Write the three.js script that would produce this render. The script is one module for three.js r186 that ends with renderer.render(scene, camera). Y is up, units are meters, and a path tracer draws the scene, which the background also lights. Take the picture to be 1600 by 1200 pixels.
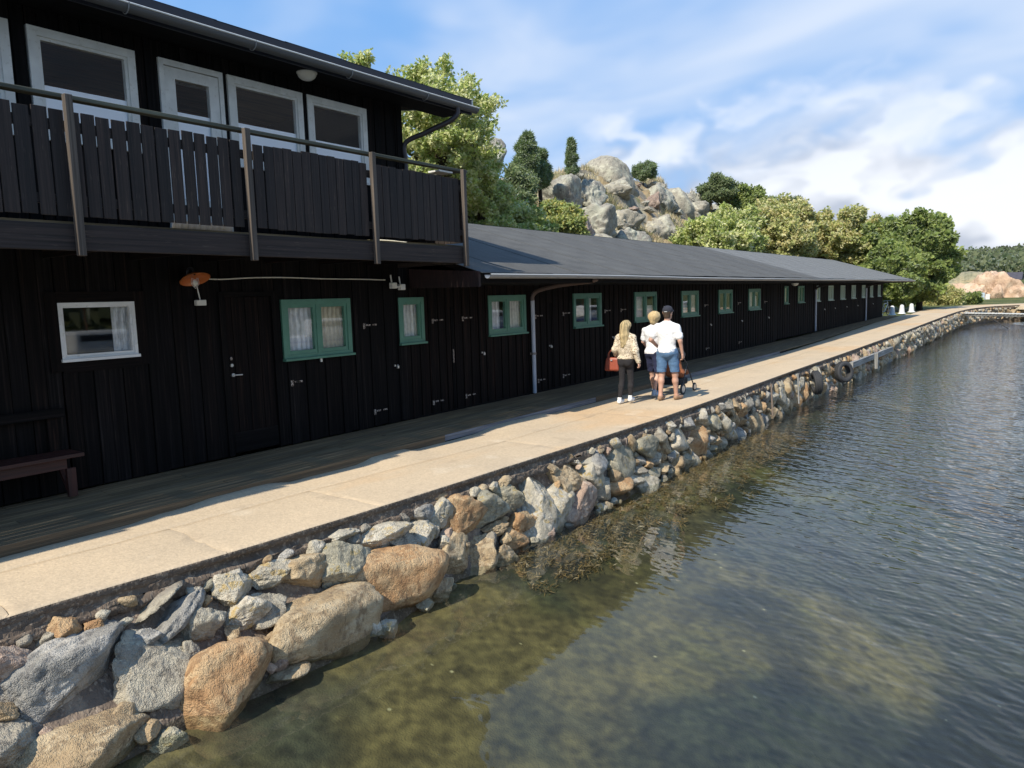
import * as THREE from 'three';
import { mergeGeometries, mergeVertices } from 'three/addons/utils/BufferGeometryUtils.js';
import { RoundedBoxGeometry } from 'three/addons/geometries/RoundedBoxGeometry.js';

// ---------------------------------------------------------------- camera, sky, sun, exposure
const scene = new THREE.Scene();
const rad = (d) => (d * Math.PI) / 180;
const camera = new THREE.PerspectiveCamera(54.9, 4 / 3, 0.1, 1500);
camera.position.set(0, 2.1, 0);
camera.rotation.order = 'YXZ';
camera.rotation.set(rad(-6.589), rad(36.31), rad(-1.72));
scene.add(camera);

const renderer = new THREE.WebGLRenderer({ antialias: true });
renderer.toneMapping = THREE.LinearToneMapping;
renderer.toneMappingExposure = 1.27;
renderer.shadowMap.enabled = true;

const SUN = new THREE.Vector3(-0.04, 1, 0.93).normalize();
const sun = new THREE.DirectionalLight(new THREE.Color(1, 0.92, 0.79), 5);
sun.position.copy(SUN).multiplyScalar(120).add(new THREE.Vector3(-12, 0, -40));
sun.target.position.set(-12, 0, -40);
sun.castShadow = true;
sun.shadow.mapSize.set(4096, 4096);
Object.assign(sun.shadow.camera, { left: -70, right: 70, top: 90, bottom: -90, near: 1, far: 320 });
sun.shadow.radius = 1;
scene.add(sun, sun.target);

// ---------------------------------------------------------------- random numbers and noise
function rng(seed) { let s = seed | 0; return () => { s = (s + 0x6d2b79f5) | 0; let t = Math.imul(s ^ (s >>> 15), 1 | s); t = (t + Math.imul(t ^ (t >>> 7), 61 | t)) ^ t; return ((t ^ (t >>> 14)) >>> 0) / 4294967296; }; }
const hash3 = (x, y, z) => { let h = Math.imul(x, 374761393) ^ Math.imul(y, 668265263) ^ Math.imul(z, 2147483647 - 1640531527); h = Math.imul(h ^ (h >>> 13), 1274126177); h ^= h >>> 16; return (h >>> 0) / 4294967296; };
const sm = (t) => t * t * (3 - 2 * t);
const lerp = (a, b, t) => a + (b - a) * t;
const clamp = (x, a = 0, b = 1) => Math.min(b, Math.max(a, x));
const step = (a, b, x) => sm(clamp((x - a) / (b - a)));
function vn(x, y, z = 0) {
  const ix = Math.floor(x), iy = Math.floor(y), iz = Math.floor(z), u = sm(x - ix), v = sm(y - iy), w = sm(z - iz);
  const a = hash3(ix, iy, iz), b = hash3(ix + 1, iy, iz), c = hash3(ix, iy + 1, iz), d = hash3(ix + 1, iy + 1, iz);
  const ab = a + (b - a) * u, cd = c + (d - c) * u, lo = ab + (cd - ab) * v;
  if (w === 0) return lo;
  const e = hash3(ix, iy, iz + 1), f = hash3(ix + 1, iy, iz + 1), g = hash3(ix, iy + 1, iz + 1), h = hash3(ix + 1, iy + 1, iz + 1);
  const ef = e + (f - e) * u, gh = g + (h - g) * u, hi = ef + (gh - ef) * v;
  return lo + (hi - lo) * w;
}
function fbm(x, y, z = 0, o = 4) { let s = 0, a = 0.5, n = 0; for (let i = 0; i < o; i++) { s += a * vn(x, y, z + i * 7.3); n += a; a *= 0.5; x *= 2.03; y *= 2.03; z *= 2.03; } return s / n; }
// tileable 2d value noise: u, v in 0..1, whole-number frequencies
function tn(u, v, fx, fy, seed) {
  const x = u * fx, y = v * fy, ix = Math.floor(x), iy = Math.floor(y), a = sm(x - ix), b = sm(y - iy);
  const x0 = ix % fx, x1 = (ix + 1) % fx, y0 = iy % fy, y1 = (iy + 1) % fy;
  const p = hash3(x0, y0, seed), q = hash3(x1, y0, seed), r = hash3(x0, y1, seed), t = hash3(x1, y1, seed);
  const lo = p + (q - p) * a, hi = r + (t - r) * a;
  return lo + (hi - lo) * b;
}
function tf(u, v, fx, fy, seed, o = 4) { let s = 0, a = 0.5, n = 0; for (let i = 0; i < o; i++) { s += a * tn(u, v, fx, fy, seed + i * 31); n += a; a *= 0.5; fx *= 2; fy *= 2; } return s / n; }
const ip = (t, x) => { if (x <= t[0][0]) return t[0][1]; for (let i = 1; i < t.length; i++) if (x <= t[i][0]) return lerp(t[i - 1][1], t[i][1], (x - t[i - 1][0]) / (t[i][0] - t[i - 1][0])); return t[t.length - 1][1]; };

// ---------------------------------------------------------------- the sky: blue with a bank of broken cloud
function makeSky() {
  const W = 2048, H = 1024, data = new Float32Array(W * H * 4);
  for (let j = 0; j < H; j++) {
    const el = ((j + 0.5) / H - 0.5) * Math.PI, y = Math.sin(el), ce = Math.cos(el);
    for (let i = 0; i < W; i++) {
      const az = ((i + 0.5) / W - 0.5) * 2 * Math.PI, x = Math.cos(az) * ce, z = Math.sin(az) * ce;
      const o = (j * W + i) * 4, yy = Math.max(y, 0.0), t = Math.pow(clamp(yy), 0.24);
      // clear air
      const s = clamp(x * SUN.x + y * SUN.y + z * SUN.z, -1, 1), glow = 0.5 * Math.pow(Math.max(0, s), 12);
      let r = lerp(0.50, 0.10, t) + glow * 0.5, g = lerp(0.67, 0.30, t) + glow * 0.5, b = lerp(0.82, 0.69, t) + glow * 0.4;
      if (y > -0.02) {
        // which way the cloud bank lies: broad, thickest away from the sun
        const bank = 0.5 + 0.5 * (-z * 0.92 + x * 0.38) / Math.max(ce, 0.2) * clamp(1.25 - yy * 0.9);
        const k = 1 / (yy + 0.16), px = x * k, pz = z * k;
        // thin upper veil, drawn out into streaks
        const w1 = fbm(px * 1.1 + 5, pz * 1.1 + 3, 1.7, 3) * 1.4;
        let veil = fbm(px * 1.15 + w1 * 0.8 + 11, pz * 1.7 + w1 * 0.5 + 4, 5.5, 5);
        veil = step(0.68 - bank * 0.50, 1.06 - bank * 0.42, veil) * lerp(1, 0.3, step(0.42, 0.78, yy));
        // heaped clouds low down
        const aa = az * 5.2, ee = el * 11;
        const w2 = fbm(aa * 1.7, ee * 1.7, 9.1, 4) * 0.9;
        let heap = fbm(aa * 0.9 + w2, ee * 0.8 + w2 * 0.8 + 31, 2.2, 7);
        const low = step(0.5, 0.07, yy);
        const cover = 0.605 - 0.16 * bank * low;
        let hd = step(cover - 0.02, cover + 0.14, heap) * low * step(0.18, 0.75, bank);
        // undersides of the heaps are greyer: light on a cloud comes from above
        const up = fbm(aa * 0.9 + w2, (ee + 0.55) * 0.8 + w2 * 0.8 + 31, 2.2, 5);
        const lit = clamp(0.68 + (heap - up) * 3.6 + (yy - 0.12) * 0.5, 0.54, 1);
        const a1 = veil * 0.72;
        r = lerp(r, 0.69, a1); g = lerp(g, 0.74, a1); b = lerp(b, 0.82, a1);
        const cr = 0.81 * lit, cg = 0.83 * lerp(lit, 1, 0.08), cb = 0.87 * lerp(lit, 1, 0.24);
        hd *= 0.94;
        r = lerp(r, cr, hd); g = lerp(g, cg, hd); b = lerp(b, cb, hd);
      } else { r = 0.34; g = 0.42; b = 0.5; }
      data[o] = r; data[o + 1] = g; data[o + 2] = b; data[o + 3] = 1;
    }
  }
  const tx = new THREE.DataTexture(data, W, H, THREE.RGBAFormat, THREE.FloatType);
  tx.mapping = THREE.EquirectangularReflectionMapping;
  tx.magFilter = THREE.LinearFilter;
  tx.needsUpdate = true;
  return tx;
}
scene.background = makeSky();
scene.environment = scene.background;

// ---------------------------------------------------------------- textures and materials
function tex(W, H, f, srgb = true, rep) {
  const d = new Uint8Array(W * H * 4);
  for (let j = 0; j < H; j++) for (let i = 0; i < W; i++) {
    const c = f((i + 0.5) / W, (j + 0.5) / H, i, j), o = (j * W + i) * 4;
    if (typeof c === 'number') d[o] = d[o + 1] = d[o + 2] = clamp(c) * 255; else { d[o] = clamp(c[0]) * 255; d[o + 1] = clamp(c[1]) * 255; d[o + 2] = clamp(c[2]) * 255; }
    d[o + 3] = 255;
  }
  const t = new THREE.DataTexture(d, W, H, THREE.RGBAFormat);
  t.wrapS = t.wrapT = THREE.RepeatWrapping; t.magFilter = THREE.LinearFilter; t.minFilter = THREE.LinearMipmapLinearFilter;
  if (srgb) t.colorSpace = THREE.SRGBColorSpace;
  if (rep) t.repeat.set(rep[0], rep[1]);
  t.needsUpdate = true;
  return t;
}
const mix3 = (a, b, t) => [lerp(a[0], b[0], t), lerp(a[1], b[1], t), lerp(a[2], b[2], t)];
const mul3 = (a, k) => [a[0] * k, a[1] * k, a[2] * k];
const lin = (r, g, b) => new THREE.Color().setRGB(r, g, b);
const std = (o) => new THREE.MeshStandardMaterial(o);
const phys = (o) => new THREE.MeshPhysicalMaterial(o);

// wood grain: u across the board, v along it; one tile is 0.6 m x 2.4 m
const grainV = (u, v, s) => 0.55 * tf(u, v, 40, 3, s, 3) + 0.3 * tf(u, v, 110, 5, s + 5, 2) + 0.15 * tf(u, v, 8, 6, s + 9, 3);
const woodMap = tex(512, 512, (u, v) => { const g = grainV(u, v, 3), k = 0.62 + 0.55 * (g - 0.5) * 2 * 0.6 + 0.15 * (tf(u, v, 5, 2, 77, 3) - 0.5); return [k, k * 0.985, k * 0.97]; }, true, [1 / 0.6, 1 / 2.4]);
const woodBump = tex(512, 512, (u, v) => grainV(u, v, 3), false, [1 / 0.6, 1 / 2.4]);
const wood = (c, o = {}) => std({ color: c, map: woodMap, bumpMap: woodBump, bumpScale: 0.0025, roughness: 0.78, ...o });
const tarStain = (u, v) => { const g = grainV(u, v, 21), w = step(0.60, 0.78, tf(u, v, 26, 4, 5, 3)) * 0.85; const k = 0.52 + 0.6 * (g - 0.5) * 2 + 0.22 * (tf(u, v, 4, 3, 61, 3) - 0.5); return [k + w * 0.5, k * 0.94 + w * 0.42, k * 0.9 + w * 0.36]; };
const tarMap = tex(512, 512, tarStain, true, [1 / 0.6, 1 / 2.4]);
const tarMats = [[0.0125, 0.0108, 0.0112], [0.0095, 0.0085, 0.0092], [0.0145, 0.0110, 0.0105], [0.0110, 0.0103, 0.0120], [0.021, 0.0195, 0.021]].map((c) => phys({ color: lin(...c), map: tarMap, bumpMap: woodBump, bumpScale: 0.0025, roughness: 0.85, specularIntensity: 0.35 }));
const tarBrown = [[0.0175, 0.0110, 0.0098], [0.0140, 0.0092, 0.0085], [0.0205, 0.0135, 0.0115], [0.029, 0.0185, 0.0155]].map((c) => phys({ color: lin(...c), map: tarMap, bumpMap: woodBump, bumpScale: 0.0025, roughness: 0.85, specularIntensity: 0.35 }));
const weathered = tex(512, 512, (u, v) => {
  const g = grainV(u, v, 51), sp = step(0.70, 0.82, tf(u, v, 60, 18, 8, 3)); const k = 0.5 + 0.8 * (g - 0.5);
  return mix3([k * 0.62, k * 0.55, k * 0.53], [0.72, 0.68, 0.62], sp * 0.42);
}, true, [1 / 0.6, 1 / 2.4]);
const railBoard = [[0.245, 0.205, 0.175], [0.18, 0.155, 0.138], [0.30, 0.245, 0.205]].map((c) => std({ color: lin(...c), map: weathered, bumpMap: woodBump, bumpScale: 0.003, roughness: 0.8 }));
const postWood = wood(lin(0.22, 0.18, 0.145)), handrailWood = wood(lin(0.20, 0.21, 0.15)), beamWood = std({ color: lin(0.255, 0.215, 0.185), map: weathered, bumpMap: woodBump, bumpScale: 0.003, roughness: 0.8 });
const deckMats = [[0.39, 0.29, 0.15], [0.34, 0.255, 0.135], [0.44, 0.325, 0.175], [0.37, 0.285, 0.165]].map((c) => wood(lin(...c), { roughness: 0.85 }));
const deckRim = wood(lin(0.36, 0.255, 0.145)), deckGrey = std({ color: lin(0.42, 0.44, 0.50), map: woodMap, bumpMap: woodBump, bumpScale: 0.002, roughness: 0.7 });
const benchMat = wood(lin(0.115, 0.03, 0.018), { roughness: 0.6 }), bargeMat = wood(lin(0.05, 0.02, 0.018)), greyTimber = wood(lin(0.62, 0.63, 0.60));
const paint = (r, g, b, o = {}) => std({ color: lin(r, g, b), bumpMap: woodBump, bumpScale: 0.0012, roughness: 0.5, ...o });
const flake = tex(256, 256, (u, v) => { const k = 0.92 + 0.12 * (tf(u, v, 6, 6, 4, 4) - 0.5), d = step(0.70, 0.78, tf(u, v, 24, 24, 9, 3)); return mix3([k, k, k], [0.66, 0.63, 0.56], d * 0.22); }, true, [1 / 0.7, 1 / 0.7]);
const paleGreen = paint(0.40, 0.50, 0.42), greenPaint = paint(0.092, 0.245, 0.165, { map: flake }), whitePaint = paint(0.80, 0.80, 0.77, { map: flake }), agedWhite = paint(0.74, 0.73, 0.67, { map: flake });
const glass = new THREE.MeshPhysicalMaterial({ color: 0xffffff, transmission: 1, thickness: 0, roughness: 0.02, ior: 1.5, metalness: 0, specularIntensity: 0.2 });
const glassLow = glass.clone(); glassLow.specularIntensity = 1;
const filmWhite = std({ color: lin(0.80, 0.82, 0.84), roughness: 0.4 });
const clothMap = tex(256, 256, (u, v) => { const k = 0.84 + 0.14 * Math.sin(u * Math.PI * 2 * 9 + tf(u, v, 4, 4, 2, 3) * 5) * tn(u, v, 7, 2, 3) + 0.12 * (tf(u, v, 20, 20, 12, 3) - 0.5); return [k, k, k * 0.98]; }, true, [1 / 0.8, 1 / 0.8]);
const curtainMats = [[0.86, 0.85, 0.84], [0.70, 0.63, 0.48], [0.84, 0.86, 0.90], [0.80, 0.74, 0.68]].map((c) => std({ color: lin(...c), map: clothMap, roughness: 0.95 }));
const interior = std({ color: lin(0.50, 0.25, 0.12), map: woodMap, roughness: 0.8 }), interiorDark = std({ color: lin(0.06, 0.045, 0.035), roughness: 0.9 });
const feltMap = tex(512, 512, (u, v) => { const k = 0.74 + 0.22 * (tf(u, v, 90, 90, 1, 2) - 0.5) + 0.2 * (tf(u, v, 5, 5, 8, 4) - 0.5); return [k, k, k]; }, true, [1 / 1.5, 1 / 1.5]);
const feltBump = tex(512, 512, (u, v) => tf(u, v, 120, 120, 4, 2) * 0.6 + tf(u, v, 6, 6, 14, 3) * 0.4, false, [1 / 1.5, 1 / 1.5]);
const felt = (r, g, b) => std({ color: lin(r, g, b), map: feltMap, bumpMap: feltBump, bumpScale: 0.003, roughness: 0.92 });
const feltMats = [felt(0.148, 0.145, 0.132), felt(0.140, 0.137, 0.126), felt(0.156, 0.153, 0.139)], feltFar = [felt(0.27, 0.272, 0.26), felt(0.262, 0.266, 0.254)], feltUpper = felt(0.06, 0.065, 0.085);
const zinc = std({ color: lin(0.30, 0.30, 0.295), metalness: 0.15, roughness: 0.45, map: flake }), whitePipe = std({ color: lin(0.55, 0.57, 0.62), roughness: 0.45, map: flake }), rustyPipe = std({ color: lin(0.16, 0.11, 0.09), roughness: 0.6, map: flake }), brownPipe = std({ color: lin(0.035, 0.024, 0.022), roughness: 0.45 });
const hingeMat = std({ color: lin(0.55, 0.50, 0.46), map: tex(128, 128, (u, v) => mix3([0.95, 0.93, 0.9], [0.25, 0.15, 0.1], step(0.45, 0.6, tf(u, v, 14, 14, 3, 3))), true, [8, 8]), roughness: 0.6 });
const steel = std({ color: lin(0.6, 0.6, 0.6), metalness: 0.8, roughness: 0.35 }), blackIron = std({ color: lin(0.03, 0.03, 0.032), roughness: 0.5 });
const plasticWhite = std({ color: lin(0.66, 0.64, 0.56), roughness: 0.5 }), orangeEnamel = new THREE.MeshPhysicalMaterial({ color: lin(0.46, 0.135, 0.035), roughness: 0.3, clearcoat: 0.6 });
const rubber = std({ color: lin(0.035, 0.036, 0.038), roughness: 0.8, bumpMap: feltBump, bumpScale: 0.004 });

// ---------------------------------------------------------------- making and naming things
const taken = new Map();
function numbered(n) { const k = taken.get(n) ?? 0; taken.set(n, k + 1); return k ? `${n}_${String(k).padStart(3, '0')}` : n; }
function tag(o, label, category, group, kind) { if (label) o.userData.label = label; if (category) o.userData.category = category; if (group) o.userData.group = group; if (kind) o.userData.kind = kind; return o; }
function shade(o) { o.traverse((m) => { if (m.isMesh) { m.castShadow = true; m.receiveShadow = true; } }); return o; }
function thing(name, label, category, pos = [0, 0, 0], turn = 0, group) { const o = new THREE.Group(); o.name = numbered(name); o.position.set(...pos); o.rotation.y = turn; scene.add(o); return tag(o, label, category, group); }
function part(name, geo, mat, parent) { const m = new THREE.Mesh(Array.isArray(geo) ? merge(geo) : geo, mat); m.name = name; parent.add(m); m.castShadow = m.receiveShadow = true; return m; }
function solo(name, geo, mat, label, category, group) { const m = part(numbered(name), geo, mat, scene); return tag(m, label, category, group); }
function struct(name, geo, mat) { const m = part(numbered(name), geo, mat, scene); m.userData.kind = 'structure'; return m; }
function merge(list) { return mergeGeometries(list.map((g) => { const h = g.index ? g.toNonIndexed() : g.clone(); for (const k of Object.keys(h.attributes)) if (!['position', 'normal', 'uv', 'color'].includes(k)) h.deleteAttribute(k); return h; }), false); }
// uv in metres by the axis each face looks along; long gives the axis that runs along v
function boxUV(g, long = 'y', ou = 0, ov = 0) {
  const h = g.index ? g.toNonIndexed() : g, p = h.attributes.position, uv = new Float32Array(p.count * 2), A = new THREE.Vector3(), B = new THREE.Vector3(), C = new THREE.Vector3(), N = new THREE.Vector3();
  for (let i = 0; i < p.count; i += 3) {
    A.fromBufferAttribute(p, i); B.fromBufferAttribute(p, i + 1); C.fromBufferAttribute(p, i + 2);
    N.subVectors(B, A).cross(C.clone().sub(A));
    const n = [Math.abs(N.x), Math.abs(N.y), Math.abs(N.z)], k = n.indexOf(Math.max(...n));
    let [a, b] = [['y', 'z'], ['x', 'z'], ['x', 'y']][k];
    let v = a === long ? a : b === long ? b : b, u = v === a ? b : a;
    [A, B, C].forEach((q, j) => { uv[(i + j) * 2] = q[u] + ou; uv[(i + j) * 2 + 1] = q[v] + ov; });
  }
  h.setAttribute('uv', new THREE.BufferAttribute(uv, 2));
  return h;
}
function bx(x0, x1, y0, y1, z0, z1, long, r = 0) {
  const w = Math.abs(x1 - x0), h = Math.abs(y1 - y0), d = Math.abs(z1 - z0);
  const g = r ? new RoundedBoxGeometry(w, h, d, 1, Math.min(r, w / 2.1, h / 2.1, d / 2.1)) : new THREE.BoxGeometry(w, h, d);
  g.translate((x0 + x1) / 2, (y0 + y1) / 2, (z0 + z1) / 2);
  const a = long || (h >= w && h >= d ? 'y' : w >= d ? 'x' : 'z');
  const o = (x0 * 7.13 + y0 * 3.7 + z0 * 5.31);
  return boxUV(g, a, o, o * 1.7);
}
function tube(pts, r, seg = 24, rs = 8, closed = false) { const c = new THREE.CatmullRomCurve3(pts.map((p) => new THREE.Vector3(...p)), closed, 'centripetal'); return new THREE.TubeGeometry(c, seg, r, rs, closed); }
function rod(a, b, r, r2 = r, n = 8) { const A = new THREE.Vector3(...a), B = new THREE.Vector3(...b), d = B.clone().sub(A), L = d.length(); const g = new THREE.CylinderGeometry(r2, r, L, n); g.applyQuaternion(new THREE.Quaternion().setFromUnitVectors(new THREE.Vector3(0, 1, 0), d.normalize())); g.translate((A.x + B.x) / 2, (A.y + B.y) / 2, (A.z + B.z) / 2); return g; }
function bar(a, b, w, h) { const A = new THREE.Vector3(...a), B = new THREE.Vector3(...b), d = B.clone().sub(A), L = d.length(); let g = new THREE.BoxGeometry(w, L, h); g = boxUV(g, 'y', a[2], a[0]); g.applyQuaternion(new THREE.Quaternion().setFromUnitVectors(new THREE.Vector3(0, 1, 0), d.normalize())); g.translate((A.x + B.x) / 2, (A.y + B.y) / 2, (A.z + B.z) / 2); return g; }
const X = { wall: -8.8, eave: -7.27, ridge: -12 };
const RIM = -7.33;
const ground = (z) => ip([[-120, 0.55], [-100, 0.45], [-55, 0.25], [-25, 0.02], [-18, 0], [20, 0]], z);
// ---------------------------------------------------------------- shoreline in plan
const WATER = -0.96;
const edgePts = [[-5.95, 9], [-5.9, 4], [-5.84, -1.8], [-5.65, -4], [-5.5, -8], [-5.4, -12], [-5.5, -20], [-5.45, -35], [-5.5, -55], [-5.42, -63], [-4.9, -68.5], [-3.6, -73], [-0.5, -76], [6, -78], [20, -79.5], [48, -81]];
const edgeCurve = new THREE.CatmullRomCurve3(edgePts.map(([x, z]) => new THREE.Vector3(x, 0, z)), false, 'centripetal');
edgeCurve.arcLengthDivisions = 2000;
const EDGE_N = 900, EL = edgeCurve.getLength();
const edge = [];
for (let i = 0; i <= EDGE_N; i++) { const p = edgeCurve.getPointAt(i / EDGE_N), t = edgeCurve.getTangentAt(i / EDGE_N); edge.push({ s: (i / EDGE_N) * EL, x: p.x, z: p.z, nx: -t.z, nz: t.x }); }  // n points to the water
const batter = (z) => ip([[-90, 0.06], [-18, 0.08], [-13.6, 0.12], [-9, 0.24], [-6, 0.34], [-4.3, 0.6], [-2.4, 0.7], [9, 0.74]], z);
function edgeAt(s) { const f = clamp(s / EL, 0, 1) * EDGE_N, i = Math.min(EDGE_N - 1, Math.floor(f)), t = f - i, a = edge[i], b = edge[i + 1]; return { s, x: lerp(a.x, b.x, t), z: lerp(a.z, b.z, t), nx: lerp(a.nx, b.nx, t), nz: lerp(a.nz, b.nz, t) }; }
function sOfZ(z) { let lo = 0, hi = EL * 0.86; for (let i = 0; i < 40; i++) { const m = (lo + hi) / 2; if (edgeAt(m).z > z) lo = m; else hi = m; } return lo; }
function face(s, y, out = 0) { const e = edgeAt(s), b = batter(e.z) * clamp((-0.15 - y) / 0.8, -0.1, 1.06) + out; return new THREE.Vector3(e.x + e.nx * b, y, e.z + e.nz * b); }

// a sheet over a grid of rows x columns; f gives [x, y, z, u, v]
function sheet(nr, nc, f) {
  const pos = [], uv = [], idx = [];
  for (let i = 0; i <= nr; i++) for (let j = 0; j <= nc; j++) { const q = f(i, j); pos.push(q[0], q[1], q[2]); uv.push(q[3], q[4]); }
  for (let i = 0; i < nr; i++) for (let j = 0; j < nc; j++) { const a = i * (nc + 1) + j, b = a + 1, c = a + nc + 1, d = c + 1; idx.push(a, b, c, b, d, c); }
  const g = new THREE.BufferGeometry();
  g.setAttribute('position', new THREE.Float32BufferAttribute(pos, 3)); g.setAttribute('uv', new THREE.Float32BufferAttribute(uv, 2)); g.setIndex(idx); g.computeVertexNormals();
  return g;
}

// ---------------------------------------------------------------- ground that carries everything on land
const grassMap = tex(512, 512, (u, v) => { const a = tf(u, v, 6, 6, 3, 5), b = tf(u, v, 80, 80, 6, 2); return mix3(mix3([0.36, 0.40, 0.17], [0.52, 0.50, 0.30], step(0.35, 0.65, a)), [0.24, 0.30, 0.10], (b - 0.3) * 0.8); }, true, [1 / 6, 1 / 6]);
const grassMat = std({ color: lin(0.5, 0.55, 0.45), map: grassMap, bumpMap: feltBump, bumpScale: 0.03, roughness: 1 });
const offs = [0.25, 1, 2, 3.5, 6, 9, 13, 18, 25, 40, 70, 120, 200, 330];
struct('ground', sheet(EDGE_N / 5, offs.length - 1, (i, j) => { const e = edge[i * 5], o = offs[j], x = e.x - e.nx * o, z = e.z - e.nz * o; return [x, ground(z) - 0.07 + (z < -84 ? Math.min(1.6, (-84 - z) * 0.025) : 0), z, x, z]; }), grassMat);

// ---------------------------------------------------------------- the concrete walkway: an outer pour and a narrow inner pour, cracked apart in places
const concMap = tex(512, 2048, (u, v) => {
  const g = tf(u, v, 180, 720, 2, 2), b = tf(u, v, 5, 20, 7, 5), st = step(0.5, 0.75, tf(u, v, 4, 7, 17, 4)), d = step(0.66, 0.76, tf(u, v, 14, 40, 23, 4)), w = step(0.70, 0.78, tf(u, v, 6, 26, 41, 4));
  let c = mix3([0.80, 0.725, 0.625], [0.72, 0.66, 0.58], b);
  c = mix3(c, [0.80, 0.65, 0.48], st * 0.45); c = mix3(c, [0.62, 0.56, 0.49], d * 0.25); c = mix3(c, [0.84, 0.80, 0.74], w * 0.28);
  return mul3(c, 0.94 + 0.12 * g);
}, true, [1 / 4, 1 / 16]);
const concBump = tex(512, 512, (u, v) => 0.5 * tf(u, v, 100, 100, 3, 2) + 0.5 * tf(u, v, 8, 8, 9, 4), false, [1 / 1.5, 1 / 1.5]);
const concMat = std({ color: lin(0.90, 0.87, 0.79), map: concMap, bumpMap: concBump, bumpScale: 0.006, roughness: 0.92 });
const walkW = (z) => ip([[-140, 4.2], [-85, 3.8], [-70, 2.9], [-58, 2.4], [-50, 1.9], [-30, 1.62], [-12, 1.62], [-9, 1.5], [-5, 1.62], [-2, 1.75], [9, 1.8]], z);
const crackX = (z) => 1.12 + 0.05 * Math.sin(z * 0.9) + 0.03 * (vn(z * 3, 4) - 0.5);
const lump = (z) => { const a = vn(z * 0.9 + 3.3, 1.2), b = vn(z * 2.3, 7.7); return 0.06 * step(0.55, 0.85, a) + 0.03 * (b - 0.5) - 0.01; };
function walkPoint(e, o, lift = 0) { const x = e.x - e.nx * o, z = e.z - e.nz * o; return [x, ground(z) + lift + 0.008 * (fbm(x * 1.4, z * 1.4, 2, 3) - 0.5), z, x, z]; }
const N = EDGE_N;
const rowsS = []; { const R = rng(64); for (let i = 0; i <= N; i++) rowsS.push([(i / N) * EL, 0, 0]); for (const z of [-1.9, -3.5, -5.2, -8.6, -11.6, -15.4, -19.2, -23, -27.5, -32, -38, -44, -50]) { const s = sOfZ(z), w = 0.002 + R() * 0.0035, k = R() * 90; rowsS.push([s - w, 0, k + 1], [s, 1, k + 1], [s + w, 0, k + 1]); } rowsS.sort((a, b) => a[0] - b[0]); for (let i = rowsS.length - 1; i >= 0; i--) if (!rowsS[i][2] && rowsS.some((q) => q[2] && Math.abs(q[0] - rowsS[i][0]) < 0.075)) rowsS.splice(i, 1); }
struct('walkway', sheet(rowsS.length - 1, 14, (i, jj) => {
  const [s0, dip, key] = rowsS[i], j = jj <= 1 ? jj : jj >= 13 ? jj - 6 : 1 + ((jj - 1) * 6) / 12, e = edgeAt(s0 + (key ? 0.06 * (vn(jj * 0.8, key) - 0.5) : 0)); e.dip = dip * 0.022;
  const near = e.z > -56, in_ = near ? crackX(e.z) : walkW(e.z), gap = near ? 0.0015 + 0.022 * step(0.45, 0.62, vn(e.z * 0.45 + 8, 3.1)) : 0;
  if (j === 0) { const p = walkPoint(e, 0.0); p[1] -= 0.016; return p; }
  if (j === 8) { const p = walkPoint(e, in_ - gap); p[1] -= 0.05; return p; }
  const q = walkPoint(e, j === 1 ? 0.014 : j === 7 ? in_ - gap : lerp(0.014, in_, (j - 1) / 6)); q[1] -= e.dip; return q;
}), concMat);
const inner = edge.filter((e) => e.z > -56);
struct('walkway_inner_strip', sheet(inner.length - 1, 6, (i, j) => {
  const e = inner[i], a = crackX(e.z), far = step(-14, -20, e.z), b = (e.x - RIM - 0.035) + 0.75 * step(-24, -50, e.z) + lump(e.z) * (1 - far * 0.6);
  if (j === 0) { const p = walkPoint(e, a); p[1] -= 0.05; return p; }
  if (j === 6) { const p = walkPoint(e, b + 0.02); p[1] -= 0.06; return p; }
  return walkPoint(e, lerp(a, b, (j - 1) / 4), 0.06 * step(0.3, 1, (j - 1) / 4) * step(0.0, 0.06, lump(e.z)) * (1 - far));
}), concMat);

// ---------------------------------------------------------------- sea bed and water
const bedY = (x, z) => { const d = Math.max(0, x + 5.2); return -1.06 - 0.2 * step(0.2, 2.2, d) - 0.12 * Math.min(d, 5) - 0.2 * Math.max(0, Math.min(d - 3, 9)) - 0.5 * step(-14, -30, z) + 0.06 * (fbm(x * 0.8, z * 0.8, 4, 3) - 0.5); };
const bedMap = tex(1536, 1536, (u, v) => {
  const x = u * 24, z = v * 24, a = tf(u, v, 14, 14, 3, 5), g = tf(u, v, 300, 300, 8, 2), m = tf(u, v, 120, 60, 28, 3);
  const weed = step(0.55, 0.66, tf(u, v, 9, 9, 13, 5)), green = step(0.5, 0.68, tf(u, v, 7, 7, 33, 5)), red = step(0.62, 0.7, tf(u, v, 12, 12, 53, 4)), shell = hash3(Math.floor(u * 900), Math.floor(v * 900), 5) > 0.9993 ? 1 : 0;
  let c = mix3([0.56, 0.52, 0.37], [0.46, 0.44, 0.31], a);
  c = mix3(c, [0.40, 0.43, 0.20], green * 0.55 * (0.4 + m)); c = mix3(c, [0.24, 0.235, 0.17], weed * 0.8 * (0.5 + 0.7 * m)); 
  c = mul3(c, 0.50 + 0.62 * g + 0.36 * m); return shell ? [0.85, 0.84, 0.72] : c;
}, true, [1 / 24, 1 / 24]);
const bedMat = std({ color: lin(0.47, 0.43, 0.31), map: bedMap, bumpMap: feltBump, bumpScale: 0.01, roughness: 1 });
const bedX = [-7, -5.6, -5.2, -4.8, -4.3, -3.7, -3, -2, -1, 0, 1.5, 3, 5, 8, 12, 18, 30, 60, 150], bedZ = [];
for (let z = 12; z > -30; z -= 0.5) bedZ.push(z); for (let z = -30; z > -90; z -= 3) bedZ.push(z);
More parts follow.
